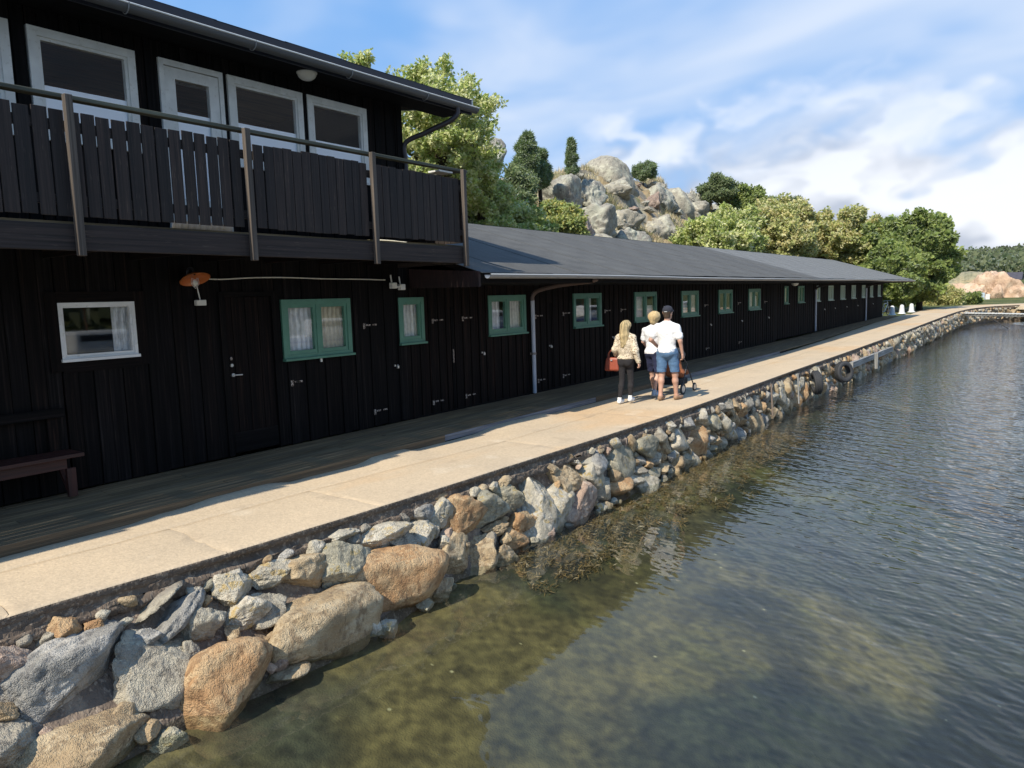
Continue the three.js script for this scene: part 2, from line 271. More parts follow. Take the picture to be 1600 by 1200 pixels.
{ // sand by the quay; offshore weed patches, deep water's dimming painted into vertex colour
  const xs = [], zs = []; for (let x = -7; x < 9; x += 0.16) xs.push(x); xs.push(9, 12, 18, 30, 60, 150); for (let z = 10; z > -34; z -= 0.16) zs.push(z); for (let z = -34; z > -90; z -= 0.8) zs.push(z);
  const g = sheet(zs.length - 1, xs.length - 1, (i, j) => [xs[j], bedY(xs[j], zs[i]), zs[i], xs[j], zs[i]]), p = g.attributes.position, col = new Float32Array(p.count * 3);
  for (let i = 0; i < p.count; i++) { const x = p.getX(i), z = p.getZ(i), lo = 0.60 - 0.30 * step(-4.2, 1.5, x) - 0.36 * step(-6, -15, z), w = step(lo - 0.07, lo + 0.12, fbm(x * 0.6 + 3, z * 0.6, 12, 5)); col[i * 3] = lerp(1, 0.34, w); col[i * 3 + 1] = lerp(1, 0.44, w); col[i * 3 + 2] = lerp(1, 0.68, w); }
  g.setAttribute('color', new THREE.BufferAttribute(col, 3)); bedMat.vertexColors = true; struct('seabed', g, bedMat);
}
const TILE = 7, waves = [], wr = rng(90125);
for (let k = 0; k < 46; k++) {
  const L = 0.085 * Math.pow(7, Math.pow(wr(), 1.5)), dir = rad(-62 + (wr() + wr() - 1) * 62), n = TILE / L;
  const kx = Math.round(Math.cos(dir) * n), kz = Math.round(Math.sin(dir) * n);
  waves.push([kx * 2 * Math.PI, kz * 2 * Math.PI, wr() * 6.283, Math.pow(L, 0.95)]);
}
const WT = 1024, waveH = new Float32Array(WT * WT); let wMin = 9, wMax = -9;
for (let j = 0; j < WT; j++) for (let i = 0; i < WT; i++) { let h = 0; const u = i / WT, v = j / WT, wob = tf(u, v, 3, 3, 8, 2) * 2.2; for (const [kx, kz, ph, a] of waves) { const s = Math.sin(kx * u + kz * v + ph + wob); h += a * (s + 0.35 * s * s); } waveH[j * WT + i] = h; if (h < wMin) wMin = h; if (h > wMax) wMax = h; }
for (let i = 0; i < WT * WT; i++) waveH[i] = (waveH[i] - wMin) / (wMax - wMin);
const floatTex = (W, H, d, rep) => { const t = new THREE.DataTexture(d, W, H, THREE.RedFormat, THREE.FloatType); t.wrapS = t.wrapT = THREE.RepeatWrapping; t.magFilter = THREE.LinearFilter; t.repeat.set(...rep); t.needsUpdate = true; return t; };
const AMP = 0.036;
const waterMat = (bumpMap) => new THREE.MeshPhysicalMaterial({ color: lin(0.83, 0.86, 0.84), transmission: 1, thickness: 0, roughness: 0.03, ior: 1.333, bumpMap, bumpScale: AMP });
// close by, the same waves die down in the lee of the quay
const NX0 = -6.5, NX1 = 11.5, NZ0 = 5.5, NZ1 = -30.5, NW = 2048, nearH = new Float32Array(NW * NW);
for (let j = 0; j < NW; j++) for (let i = 0; i < NW; i++) {
  const x = lerp(NX0, NX1, (i + 0.5) / NW), z = lerp(NZ0, NZ1, (j + 0.5) / NW);
  const u = (((x / TILE) % 1) + 1) % 1, v = (((z / TILE) % 1) + 1) % 1;
  const fi = u * WT, fj = v * WT, i0 = Math.floor(fi) % WT, j0 = Math.floor(fj) % WT, i1 = (i0 + 1) % WT, j1 = (j0 + 1) % WT, a = fi - Math.floor(fi), b = fj - Math.floor(fj);
  const h = lerp(lerp(waveH[j0 * WT + i0], waveH[j0 * WT + i1], a), lerp(waveH[j1 * WT + i0], waveH[j1 * WT + i1], a), b);
  const open = step(-5.4, 1.8, x - 0.34 * (z + 6)) , gust = 0.55 + 0.75 * fbm(x * 0.35, z * 0.22, 8, 3);
  const rim = Math.min(step(NX1, NX1 - 2, x), step(NZ1, NZ1 + 3, z));
  nearH[j * NW + i] = 0.5 + (h - 0.5) * lerp(1, Math.min(1, 0.05 + 0.95 * open * open * gust), rim);
}
const nearTex = floatTex(NW, NW, nearH, [1, 1]), farTex = floatTex(WT, WT, waveH, [1 / TILE, 1 / TILE]);
const water = new THREE.Group(); water.name = 'water'; water.userData.kind = 'structure'; scene.add(water);
const flat = (x0, x1, z0, z1, uvf) => sheet(1, 1, (i, j) => { const x = j ? x1 : x0, z = i ? z1 : z0; return [x, WATER, z, ...uvf(x, z)]; });
part('sheltered_water', flat(NX0, NX1, NZ0, NZ1, (x, z) => [(x - NX0) / (NX1 - NX0), (z - NZ0) / (NZ1 - NZ0)]), waterMat(nearTex), water);
const openWater = waterMat(farTex);
part('open_water', merge([flat(NX1, 150, 40, -92, (x, z) => [x, z]), flat(NX0 - 0.5, NX1, NZ1, -92, (x, z) => [x, z]), flat(NX0 - 0.5, NX1, 40, NZ0, (x, z) => [x, z])]), openWater, water);

// ---------------------------------------------------------------- stones
function rockGeo(seed, detail, { cuts = 16, sharp = 26, noise = 0.05, lo = 0.56, hi = 0.92, squash = null } = {}) {
  const R = rng(seed), planes = [];
  for (let i = 0; i < cuts; i++) { const z = R() * 2 - 1, a = R() * 6.283, q = Math.sqrt(1 - z * z); planes.push([q * Math.cos(a), q * Math.sin(a), z, lerp(lo, hi, R())]); }
  const base = new THREE.IcosahedronGeometry(1, detail); base.deleteAttribute('uv'); base.deleteAttribute('normal');
  const g = mergeVertices(base, 1e-4), p = g.attributes.position, ox = R() * 50, f = 2.2;
  for (let i = 0; i < p.count; i++) {
    const x = p.getX(i), y = p.getY(i), z = p.getZ(i); let sum = 1;
    for (const [a, b, c, d] of planes) { const k = a * x + b * y + c * z; if (k > 0.05) sum += Math.pow(k / d, sharp); }
    let r = Math.pow(sum, -1 / sharp);
    { const rg = (k) => 1 - Math.abs(2 * vn(x * k + ox, y * k + 3, z * k) - 1); r *= 1 + noise * 2 * (fbm(x * f + ox, y * f, z * f, 4) - 0.5) - noise * 1.1 * Math.pow(rg(2.6), 3) - noise * 0.7 * Math.pow(rg(5.7), 2) + noise * 0.7 * (vn(x * 9 + ox, y * 9, z * 9) - 0.5); }
    p.setXYZ(i, x * r, y * r, z * r);
  }
  // bring it to a unit box
  g.computeBoundingBox(); const b = g.boundingBox, c = b.getCenter(new THREE.Vector3()), s = b.getSize(new THREE.Vector3());
  g.translate(-c.x, -c.y, -c.z); g.scale(1 / s.x, 1 / s.y, 1 / s.z);
  return g;
}
function finishRock(g, sx, sy, sz, uvo = 0) { const h = g.clone().scale(sx, sy, sz); h.computeVertexNormals(); return boxUV(h, 'y', uvo, uvo * 1.3); }
const speck = (u, v, base, dark, light, seed, lich = 0) => {
  const a = tf(u, v, 5, 5, seed, 5), s = tn(u, v, 150, 150, seed + 3), s2 = tn(u, v, 70, 70, seed + 4), b = tf(u, v, 14, 9, seed + 8, 4), l = step(0.63, 0.72, tf(u, v, 9, 9, seed + 11, 5));
  let c = mix3(base, light, step(0.35, 0.75, a)); c = mix3(c, dark, step(0.5, 0.75, b) * 0.55); c = mix3(c, dark, step(0.78, 0.9, s) * 0.5); c = mix3(c, light, step(0.75, 0.9, s2) * 0.45);
  return mix3(c, [0.80, 0.60, 0.16], l * lich);
};
const rockBump = tex(512, 512, (u, v) => 0.45 * tf(u, v, 7, 7, 3, 5) + 0.3 * tf(u, v, 28, 20, 13, 3) + 0.25 * tf(u, v, 110, 110, 5, 2), false, [1 / 0.6, 1 / 0.6]);
const rockMat = (base, dark, light, seed, lich = 0, tint = [0.84, 0.80, 0.73]) => std({ map: tex(512, 512, (u, v) => speck(u, v, base, dark, light, seed, lich), true, [1 / 0.7, 1 / 0.7]), color: lin(...tint), bumpMap: rockBump, bumpScale: 0.04, roughness: 0.9 });
const ROCK = {
  b: rockMat([0.57, 0.57, 0.56], [0.37, 0.37, 0.375], [0.72, 0.715, 0.70], 3), g: rockMat([0.60, 0.58, 0.54], [0.41, 0.39, 0.36], [0.72, 0.70, 0.64], 23),
  n: rockMat([0.60, 0.59, 0.53], [0.42, 0.41, 0.37], [0.73, 0.71, 0.63], 43, 0.25), w: rockMat([0.71, 0.69, 0.63], [0.52, 0.49, 0.44], [0.82, 0.80, 0.75], 63, 0.3),
  t: rockMat([0.66, 0.58, 0.46], [0.46, 0.39, 0.31], [0.77, 0.71, 0.60], 83), o: rockMat([0.70, 0.56, 0.41], [0.50, 0.38, 0.27], [0.78, 0.68, 0.54], 103), p: rockMat([0.68, 0.59, 0.53], [0.48, 0.40, 0.36], [0.77, 0.70, 0.64], 123),
};
const mortarMap = tex(512, 512, (u, v) => { const a = tf(u, v, 8, 8, 3, 5), p = step(0.62, 0.72, tf(u, v, 40, 40, 7, 3)), l = step(0.60, 0.7, tf(u, v, 6, 6, 15, 4)); return mix3(mix3(mix3([0.52, 0.455, 0.395], [0.37, 0.325, 0.285], a), [0.64, 0.58, 0.51], p * 0.7), [0.66, 0.60, 0.51], l * 0.35); }, true, [1 / 0.9, 1 / 0.9]);
const mortarBump = tex(512, 512, (u, v) => 0.6 * tf(u, v, 9, 9, 3, 6) + 0.25 * tf(u, v, 60, 60, 9, 3) + 0.15 * step(0.6, 0.72, tf(u, v, 46, 46, 19, 2)), false, [1 / 0.9, 1 / 0.9]);
const mortar = std({ map: mortarMap, bumpMap: mortarBump, bumpScale: 0.03, roughness: 0.95 });
const capMat = std({ color: lin(0.80, 0.79, 0.76), map: mortarMap, bumpMap: mortarBump, bumpScale: 0.03, roughness: 0.95 });

const quay = thing('quay_wall', 'long battered quay wall of rough mixed granite stones under the concrete walkway', 'stone wall');
part('mortar_core', sheet(N * 2, 14, (i, j) => {
  const e = edgeAt((i / (N * 2)) * EL), y = lerp(-0.02, -1.45, j / 14), s = e.s, p = face(s, y, -0.11 + 0.19 * (fbm(s * 2.2, y * 3.5, 3, 4) - 0.5) + (j === 0 ? -0.06 : 0));
  return [p.x, y + ground(e.z), p.z, s, y];
}), mortar, quay);
part('concrete_cap', sheet(N * 4, 13, (i, j) => {
  const e = edgeAt((i / (N * 4)) * EL), rough = 0.6 * (fbm(e.s * 4.5, j * 0.5, 5, 4) - 0.5) + 0.5 * (fbm(e.s * 17, j * 1.1, 8, 2) - 0.5), bite = step(0.52, 0.72, fbm(e.s * 0.9, 3.3, 1, 3)), low = 0.19 + 0.13 * fbm(e.s * 1.3, 8.8, 2, 3);
  const rows = [[-0.016, 0], [-0.03, 0.006], [-0.07, 0.0], [-0.08, -0.012 - 0.05 * bite], [-0.1, -0.012 - 0.07 * bite], [-0.12, -0.005 - 0.06 * bite], [-0.14, 0.0 - 0.03 * bite], [-0.155, 0.012], [-0.17, 0.02], [-0.18, 0.026], [-low, 0.035], [-low - 0.03, -0.03], [-low - 0.06, -0.16], [-low - 0.08, -0.4]];
  const [dy, o] = rows[j], amp = j < 3 ? 0.004 : 0.095, q = o + amp * rough;
  return [e.x + e.nx * q, ground(e.z) + dy + (j > 2 ? 0.03 * (vn(e.s * 6, j) - 0.5) : 0), e.z + e.nz * q, e.s, dy];
}), capMat, quay);

// the stones that the eye picks out, nearest first: z, height, length, height of face, tilt, tone and shape
const STONES = [[-2.14,-0.49,0.84,0.4,-25,"ba"],[-1.81,-0.34,0.36,0.25,0,"pa"],[-2.1,-0.89,0.75,0.25,0,"tr"],[-1.69,-0.72,0.35,0.23,0,"ga"],[-2.71,-0.67,0.53,0.45,10,"ga"],[-2.68,-0.44,0.23,0.14,0,"ba"],[-3.0,-0.39,0.48,0.13,-35,"ba"],[-2.86,-0.26,0.5,0.08,-25,"ga"],[-3.16,-0.47,0.32,0.23,0,"ga"],[-3.1,-0.9,0.83,0.53,-20,"or"],[-2.5,-0.93,0.16,0.1,0,"ta"],[-3.18,-0.25,0.15,0.08,0,"wa"],[-3.49,-0.31,0.27,0.21,0,"wa"],[-3.52,-0.49,0.37,0.19,-20,"wa"],[-4.12,-0.83,0.99,0.43,0,"tr"],[-5.12,-0.74,1.11,0.52,0,"or"],[-3.65,-0.99,0.36,0.08,0,"tr"],[-3.77,-0.92,0.18,0.06,0,"oa"],[-3.71,-0.54,0.3,0.23,0,"ga"],[-3.86,-0.31,0.39,0.18,0,"wa"],[-4.18,-0.38,0.42,0.23,0,"ta"],[-4.59,-0.47,0.58,0.42,0,"na"],[-4.71,-0.17,0.38,0.11,0,"wa"],[-5.16,-0.3,0.59,0.18,-15,"wa"],[-5.0,-0.13,0.18,0.07,0,"ga"],[-5.43,-0.43,0.45,0.18,0,"ga"],[-5.71,-0.43,0.33,0.22,0,"wa"],[-6.04,-0.29,0.34,0.25,0,"wa"],[-6.44,-0.39,0.66,0.43,0,"oa"],[-6.89,-0.43,0.54,0.35,0,"na"],[-6.08,-0.78,0.44,0.39,0,"ta"],[-6.27,-0.71,0.25,0.16,0,"ta"],[-6.49,-0.88,0.48,0.31,-20,"ta"],[-6.88,-0.68,0.33,0.14,0,"ta"],[-5.82,-0.19,0.26,0.16,0,"ba"],[-6.14,-0.12,0.19,0.08,0,"oa"],[-7.27,-0.2,0.34,0.08,0,"ta"],[-7.26,-0.38,0.42,0.27,0,"na"],[-7.82,-0.45,1.27,0.55,-45,"wa"],[-8.62,-0.41,0.73,0.38,0,"ta"],[-8.18,-0.78,0.77,0.41,-20,"wa"],[-8.73,-0.83,0.95,0.42,-10,"pa"],[-7.57,-0.77,0.4,0.17,0,"oa"],[-7.16,-0.88,0.43,0.25,0,"oa"],[-9.15,-0.51,0.58,0.29,0,"wa"],[-9.49,-0.42,0.79,0.35,0,"ba"],[-9.45,-0.76,0.62,0.33,0,"ga"],[-10.16,-0.45,0.87,0.44,0,"na"],[-9.95,-0.85,0.61,0.29,0,"or"],[-10.36,-0.84,0.66,0.21,0,"wa"],[-10.66,-0.73,0.62,0.14,0,"ga"],[-11.02,-0.85,0.44,0.18,0,"na"],[-11.44,-0.86,0.72,0.18,0,"ta"],[-12.06,-0.86,1.12,0.19,0,"tr"],[-9.15,-0.3,0.36,0.13,0,"wa"],[-11.2,-0.65,0.49,0.19,0,"ga"],[-12.32,-0.52,1.02,0.37,0,"wa"],[-13.1,-0.68,0.94,0.52,0,"oa"],[-13.99,-0.8,1.31,0.24,0,"ta"],[-14.65,-0.56,1.08,0.39,0,"wa"],[-12.79,-0.27,0.8,0.25,0,"ba"],[-11.56,-0.3,0.64,0.25,0,"ga"],[-12.06,-0.2,0.55,0.16,0,"wa"],[-10.96,-0.4,0.69,0.28,0,"na"],[-11.68,-0.51,0.51,0.22,0,"ta"],[-10.05,-0.17,0.44,0.11,0,"wa"],[-13.43,-0.28,0.8,0.26,0,"wa"],[-16.28,-0.41,1.35,0.31,0,"ga"],[-17.26,-0.6,1.2,0.28,0,"oa"],[-15.33,-0.21,1.05,0.18,0,"ta"],[-15.73,-0.72,1.04,0.17,0,"ta"],[-24.11,-0.42,2.41,0.4,0,"oa"],[-24.83,-0.73,2.88,0.21,0,"or"]];
const placed = [];
for (const [z, y, w, h, tilt, k] of STONES) placed.push({ s: sOfZ(z), y, w: z < -7 ? Math.min(w, 1.6 * h + 0.22) : w * 1.14, h: Math.max(h * 1.36, z > -7 ? 0.07 : 0.17), tilt, tone: k[0], round: k[1] === 'r', hand: true });
{ // fill the rest of the face, large stones first
  const R = rng(4711), tones = 'tttowwggnptwb';
  for (const [n, lo, hi] of [[6000, 0.30, 0.46], [11000, 0.18, 0.30], [16000, 0.10, 0.18], [5000, 0.06, 0.10]]) for (let i = 0; i < n; i++) {
    const s = Math.pow(R(), 0.85) * EL * 0.80, sz = lerp(lo, hi, R()), asp = 0.8 + R() * 0.9, w = sz * Math.sqrt(asp), h = sz / Math.sqrt(asp), y = lerp(-0.12 - h / 2, -1.03, R());
    const far = edgeAt(s).z < -26;
    if (far && sz < 0.13) continue;
    if (placed.some((q) => { const ds = Math.abs(q.s - s) / ((q.w + w) * 0.5), dy = Math.abs(q.y - y) / ((q.h + h) * 0.5); return ds * ds + dy * dy < (hi < 0.2 ? 0.60 : 0.70); })) continue;
    placed.push({ s, y, w: w * 1.26, h: h * 1.26, tilt: (R() - 0.5) * 50, tone: tones[Math.floor(R() * tones.length)], round: R() < 0.16, hand: false });
  }
}
const shapes = { fine: [], mid: [], small: [], fineR: [], midR: [] };
for (let i = 0; i < 14; i++) shapes.fine.push(rockGeo(100 + i, 18, { cuts: 15, sharp: 150, noise: 0.062, lo: 0.48, hi: 0.74 }));
for (let i = 0; i < 8; i++) shapes.fineR.push(rockGeo(200 + i, 15, { cuts: 11, sharp: 16, noise: 0.045, lo: 0.58, hi: 0.85 }));
for (let i = 0; i < 22; i++) shapes.mid.push(rockGeo(300 + i, 8, { cuts: 14, sharp: 150, noise: 0.05, lo: 0.48, hi: 0.74 }));
for (let i = 0; i < 8; i++) shapes.midR.push(rockGeo(400 + i, 7, { cuts: 10, sharp: 18, noise: 0.04, lo: 0.58, hi: 0.85 }));
for (let i = 0; i < 18; i++) shapes.small.push(rockGeo(500 + i, 3, { cuts: 13, sharp: 60, noise: 0.03, lo: 0.48, hi: 0.74 }));
function stoneGeo(q, i) {
  const e = edgeAt(q.s), near = e.z > -9 && q.h > 0.12, pick = near ? (q.round ? shapes.fineR : shapes.fine) : q.h > 0.11 && e.z > -30 ? (q.round ? shapes.midR : shapes.mid) : shapes.small;
  const depth = clamp(Math.max(q.w, q.h) * 0.85, 0.1, 0.6) * (q.round ? 1.1 : 1);
  const g = finishRock(pick[i % pick.length], depth, q.h * 1.08, q.w * 1.06, i * 0.37);
  g.rotateY((hash3(i, 5, 2) - 0.5) * 0.7); g.rotateX(rad(-q.tilt)); const b = Math.atan2(batter(e.z), 0.75); g.rotateZ(b * 0.12);
  g.rotateY(Math.atan2(-e.nz, e.nx));
  const p = face(q.s, q.y, -depth * (q.round ? 0.24 : 0.30) + (q.h < 0.12 ? 0.0 : 0.02) + (q.hand ? 0.035 : 0.09) * (hash3(i, 3, 9) - 0.45));
  g.translate(p.x, q.y + ground(e.z), p.z); g.computeBoundingBox(); const over = g.boundingBox.max.y - (ground(e.z) - 0.085 - (i % 5) * 0.012); if (over > 0) g.translate(e.nx * over * 0.5, -over, e.nz * over * 0.5);
  return g;
}
{ // the 300 that show largest are parts of the wall, the rest one mass
  const view = (q) => { const e = edgeAt(q.s); return (q.h * (q.w + 0.2)) / (e.x * e.x + e.z * e.z + 4) * (e.z > -1.2 ? 0 : 1); };
  const order = placed.map((q, i) => [view(q), i]).sort((a, b) => b[0] - a[0]), top = new Set(order.slice(0, 300).map((a) => a[1])), rest = {};
  placed.forEach((q, i) => { const g = stoneGeo(q, i); if (top.has(i)) part('stone', g, ROCK[q.tone], quay); else (rest[q.tone] ??= []).push(g); });
  for (const k of Object.keys(rest)) part('small_stones', rest[k], ROCK[k], quay).userData.kind = 'stuff';
  console.log('stones', placed.length);
}

// ---------------------------------------------------------------- the boathouses
// boards across z0 > z1 on the plane x, with openings [za, zb, ya, yb] left free (za > zb)
function boards(parent, x, z0, z1, yb, yt, openings, mats, { wMin = 0.11, wMax = 0.17, seed = 1, name = 'board', asPart = true, top } = {}) {
  const R = rng(seed), bulk = new Map(); let z = z0, k = 0;
  const put = (a, b, y0, y1, m, d) => { if (y1 - y0 < 0.03 || a - b < 0.015) return; const g = bx(x - 0.03, x + d, y0, y1, b, a, 'y', asPart ? 0.005 : 0); if (asPart) part(name, g, m, parent); else { if (!bulk.has(m)) bulk.set(m, []); bulk.get(m).push(g); } };
  while (z > z1 + 0.02) {
    const w = Math.min(lerp(wMin, wMax, R()), z - z1), a = z - 0.003, b = z - w + 0.003, m = mats[Math.floor(R() * mats.length)], d = (k++ % 2 ? 0.0 : 0.014) + R() * 0.004, yT = top ? top((a + b) / 2) : yt, y0 = yb + R() * 0.02;
    let cut = [[a, b, y0, yT]];
    for (const [oa, ob, ya, y2] of openings) cut = cut.flatMap(([ca, cb, c0, c1]) => {
      if (oa <= cb || ob >= ca || y2 <= c0 || ya >= c1) return [[ca, cb, c0, c1]];
      const out = []; if (ca > oa) out.push([ca, oa, c0, c1]); if (cb < ob) out.push([ob, cb, c0, c1]);
      const ma = Math.min(ca, oa), mb = Math.max(cb, ob); out.push([ma, mb, c0, ya], [ma, mb, y2, c1]); return out;
    });
    for (const [ca, cb, c0, c1] of cut) put(ca, cb, c0, c1, m, d);
    z -= w;
  }
  for (const [m, l] of bulk) part('far_boards', l, m, parent).userData.kind = 'stuff';
}
const WR = rng(77);
function pane(parent, x, z0, z1, y0, y1) { return part('pane', bx(x - 0.002, x + 0.002, y0, y1, z1, z0), y0 > 2.5 ? glass : glassLow, parent); }
// window with a painted frame standing proud of the boards; za is its near edge
function makeWindow(parent, xw, za, zb, y0, y1, { mat = greenPaint, lights = 2, frame = 0.075, curtains = [], film = 0, sillOut = 0.05, sash = 0.045, label } = {}) {
  const w = new THREE.Group(); w.name = 'window'; parent.add(w); if (label) w.userData.label = label;
  const xo = xw + 0.032, xi = xw - 0.05, f = frame;
  part('frame', [bx(xi, xo, y0, y1, za - f, za), bx(xi, xo, y0, y1, zb, zb + f), bx(xi, xo, y1 - f, y1, zb + f, za - f, 'z'), bx(xi, xo, y0, y0 + f * 0.8, zb + f, za - f, 'z')], mat, w);
  part('sill', bx(xw, xo + sillOut, y0 - 0.022, y0 + 0.012, zb - 0.012, za + 0.012, 'z', 0.004), mat, w);
  const span = (za - zb - 2 * f), n = lights, gap = n > 1 ? 0.06 : 0;
  for (let i = 0; i < n; i++) {
    const a = za - f - (i * (span + gap)) / n + (i ? 0 : 0), b = a - (span - gap * (n - 1)) / n, ya = y0 + f * 0.8, yb = y1 - f, s = sash;
    if (i) part('mullion', bx(xi, xo - 0.004, ya, yb, a, a + gap, 'y'), mat, w);
    part('sash', [bx(xi + 0.01, xo - 0.014, ya, yb, a - s, a), bx(xi + 0.01, xo - 0.014, ya, yb, b, b + s), bx(xi + 0.01, xo - 0.014, yb - s, yb, b + s, a - s, 'z'), bx(xi + 0.01, xo - 0.014, ya, ya + s * 1.3, b + s, a - s, 'z')], mat, w);
    pane(w, xw - 0.008, a - s, b + s, ya + s * 1.3, yb - s);
    const c = curtains[i];
    if (c) { const [m, top, from, to] = c; const g = sheet(1, 24, (r, q) => { const z = lerp(lerp(a, b, from), lerp(a, b, to), q / 24); return [xw - 0.07 - 0.012 * Math.sin(q * 1.9 + za * 7), r ? lerp(ya, yb, top) : ya, z, z, r ? yb : ya]; }); part('curtain', g, m, w); }
    if (film) part('frosted_film', bx(xw - 0.014, xw - 0.0105, ya + s * 1.3, lerp(ya, yb, film), b + s, a - s), filmWhite, w);
  }
  return w;
}
const hinge = (parent, z, y, x = X.wall, len = 0.3) => part('strap_hinge', [bx(x + 0.015, x + 0.024, y - 0.055, y + 0.03, z - 0.02, z + 0.02), bx(x + 0.017, x + 0.023, y - 0.012, y + 0.014, z - 0.13, z - 0.045), bx(x + 0.017, x + 0.023, y - 0.01, y + 0.013, z - len + 0.03, z - 0.18)], hingeMat, parent);
const padlock = (parent, z, y, x = X.wall) => part('padlock', [bx(x + 0.02, x + 0.035, y - 0.01, y + 0.02, z + 0.05, z + 0.075), bx(x + 0.02, x + 0.045, y - 0.045, y, z - 0.02, z + 0.02, null, 0.004), new THREE.TorusGeometry(0.014, 0.004, 6, 12, Math.PI).rotateY(Math.PI / 2).translate(x + 0.03, y, z)], steel, parent);
const doorSeam = (parent, za, zb, y0, y1, x = X.wall) => part('door_trim', [bx(x + 0.004, x + 0.02, y0, y1, za, za + 0.03), bx(x + 0.004, x + 0.02, y0, y1, zb - 0.03, zb)], tarMats[1], parent);

// --- lower front openings [near edge, far edge, bottom, top]
const win = { w1: [-3.62, -4.46, 1.57, 2.2], w2: [-6.52, -7.79, 1.33, 2.18], w3: [-8.83, -9.44, 1.40, 2.17], w4: [-11.25, -12.5, 1.40, 2.17], w5: [-14.38, -15.66, 1.40, 2.17], w6: [-17.4, -18.72, 1.40, 2.17], w7: [-20.4, -21.68, 1.42, 2.17], w8: [-23.36, -24.62, 1.42, 2.18], w9: [-26.27, -27.57, 1.44, 2.19] };
const door1 = [-5.59, -6.42, 0.12, 2.25];

const gutterGrey = std({ color: lin(0.085, 0.085, 0.085), roughness: 0.5 });
// ================= two-storey boathouse
const two = thing('two_storey_boathouse', 'two-storey black timber boathouse with white upper windows behind the balcony', 'building');
const ZN = 4, ZE = -9.07;
boards(two, X.wall, -1.6, -9.1, 0.1, 2.78, [win.w1, door1, win.w2, [win.w3[0], win.w3[1], win.w3[2], win.w3[3]]], tarMats, { seed: 3, wMin: 0.14, wMax: 0.185 });
boards(two, X.wall, ZN, -1.6, 0.1, 2.78, [], tarMats, { seed: 4, asPart: false });
const uw = { a: [-3.59, -4.72, 3.95, 5.09], z: [-1.9, -3.42, 3.95, 5.09], d: [-5.0, -5.85, 3.0, 5.09], c: [-5.92, -7.11, 3.95, 5.09], e: [-7.19, -8.33, 3.95, 5.09] };
boards(two, X.wall, -1.4, ZE, 2.9, 5.52, Object.values(uw), tarMats, { seed: 5, wMin: 0.1, wMax: 0.13, name: 'upper_board' });
boards(two, X.wall, ZN, -1.4, 2.9, 5.52, [], tarMats, { seed: 6, asPart: false });
part('corner_board', bx(X.wall - 0.02, X.wall + 0.035, 2.9, 5.5, ZE - 0.03, ZE + 0.09), tarMats[1], two);
part('end_wall', bx(-14.5, X.wall - 0.031, 2.6, 5.75, ZE + 0.0, ZE + 0.12), tarMats[1], two);
part('end_wall', bx(-14.5, X.wall - 0.031, 0, 5.75, ZN - 0.12, ZN), tarMats[1], two);
part('back_wall', bx(-14.5, -14.38, 0, 6.1, ZE + 0.12, ZN - 0.12), tarMats[1], two);
part('upper_floor', bx(-14.37, X.wall - 0.032, 2.72, 2.9, ZE + 0.13, ZN - 0.13), interiorDark, two);
part('inner_wall', bx(-12.2, -12.1, 2.91, 5.6, ZE + 0.13, ZN - 0.13), interior, two);
part('inner_ceiling', bx(-12.09, X.wall - 0.04, 5.47, 5.5, ZE + 0.13, ZN - 0.13, 'z'), interior, two);
part('storeroom_wall', bx(-10.2, -10.1, 0.05, 2.71, ZE + 0.13, ZN - 0.13), interiorDark, two);
part('lining', [bx(X.wall - 0.075, X.wall - 0.036, 3.0, 3.94, ZE + 0.13, -5.86), bx(X.wall - 0.075, X.wall - 0.036, 3.0, 3.94, -4.99, ZN - 0.13)], interiorDark, two);
for (const k of ['z', 'a', 'c', 'e']) makeWindow(two, X.wall, ...uw[k], { mat: agedWhite, lights: 1, frame: 0.09, film: k === 'e' ? 0.47 : 0.50, sash: 0.035, sillOut: 0.02 });
{ // glazed balcony door
  const d = new THREE.Group(); d.name = 'balcony_door'; two.add(d); const [za, zb, y0, y1] = uw.d, x0 = X.wall - 0.05, x1 = X.wall + 0.035;
  part('frame', [bx(x0, x1, y0, y1, za - 0.06, za), bx(x0, x1, y0, y1, zb, zb + 0.06), bx(x0, x1, y1 - 0.07, y1, zb + 0.06, za - 0.06, 'z')], agedWhite, d);
  part('leaf', [bx(x0 + 0.01, x1 - 0.012, y0, y1 - 0.08, za - 0.2, za - 0.066), bx(x0 + 0.01, x1 - 0.012, y0, y1 - 0.08, zb + 0.066, zb + 0.2), bx(x0 + 0.01, x1 - 0.012, y1 - 0.21, y1 - 0.08, zb + 0.2, za - 0.2, 'z'), bx(x0 + 0.01, x1 - 0.012, y0, y0 + 0.45, zb + 0.2, za - 0.2, 'z')], agedWhite, d);
  pane(d, X.wall - 0.01, za - 0.2, zb + 0.2, y0 + 0.45, y1 - 0.21);
  part('frosted_film', bx(X.wall - 0.018, X.wall - 0.0125, y0 + 0.45, 4.5, zb + 0.2, za - 0.2), filmWhite, d);
}
part('ceiling_light_grid', (() => { const l = []; for (let i = 0; i < 9; i++) l.push(bx(-10.6, -9.9, 5.39, 5.43, -7.0 + i * 0.13, -6.97 + i * 0.13)); l.push(bx(-10.6, -10.57, 5.385, 5.46, -7.03, -5.9), bx(-9.93, -9.9, 5.385, 5.46, -7.03, -5.9)); return l; })(), whitePaint, two);
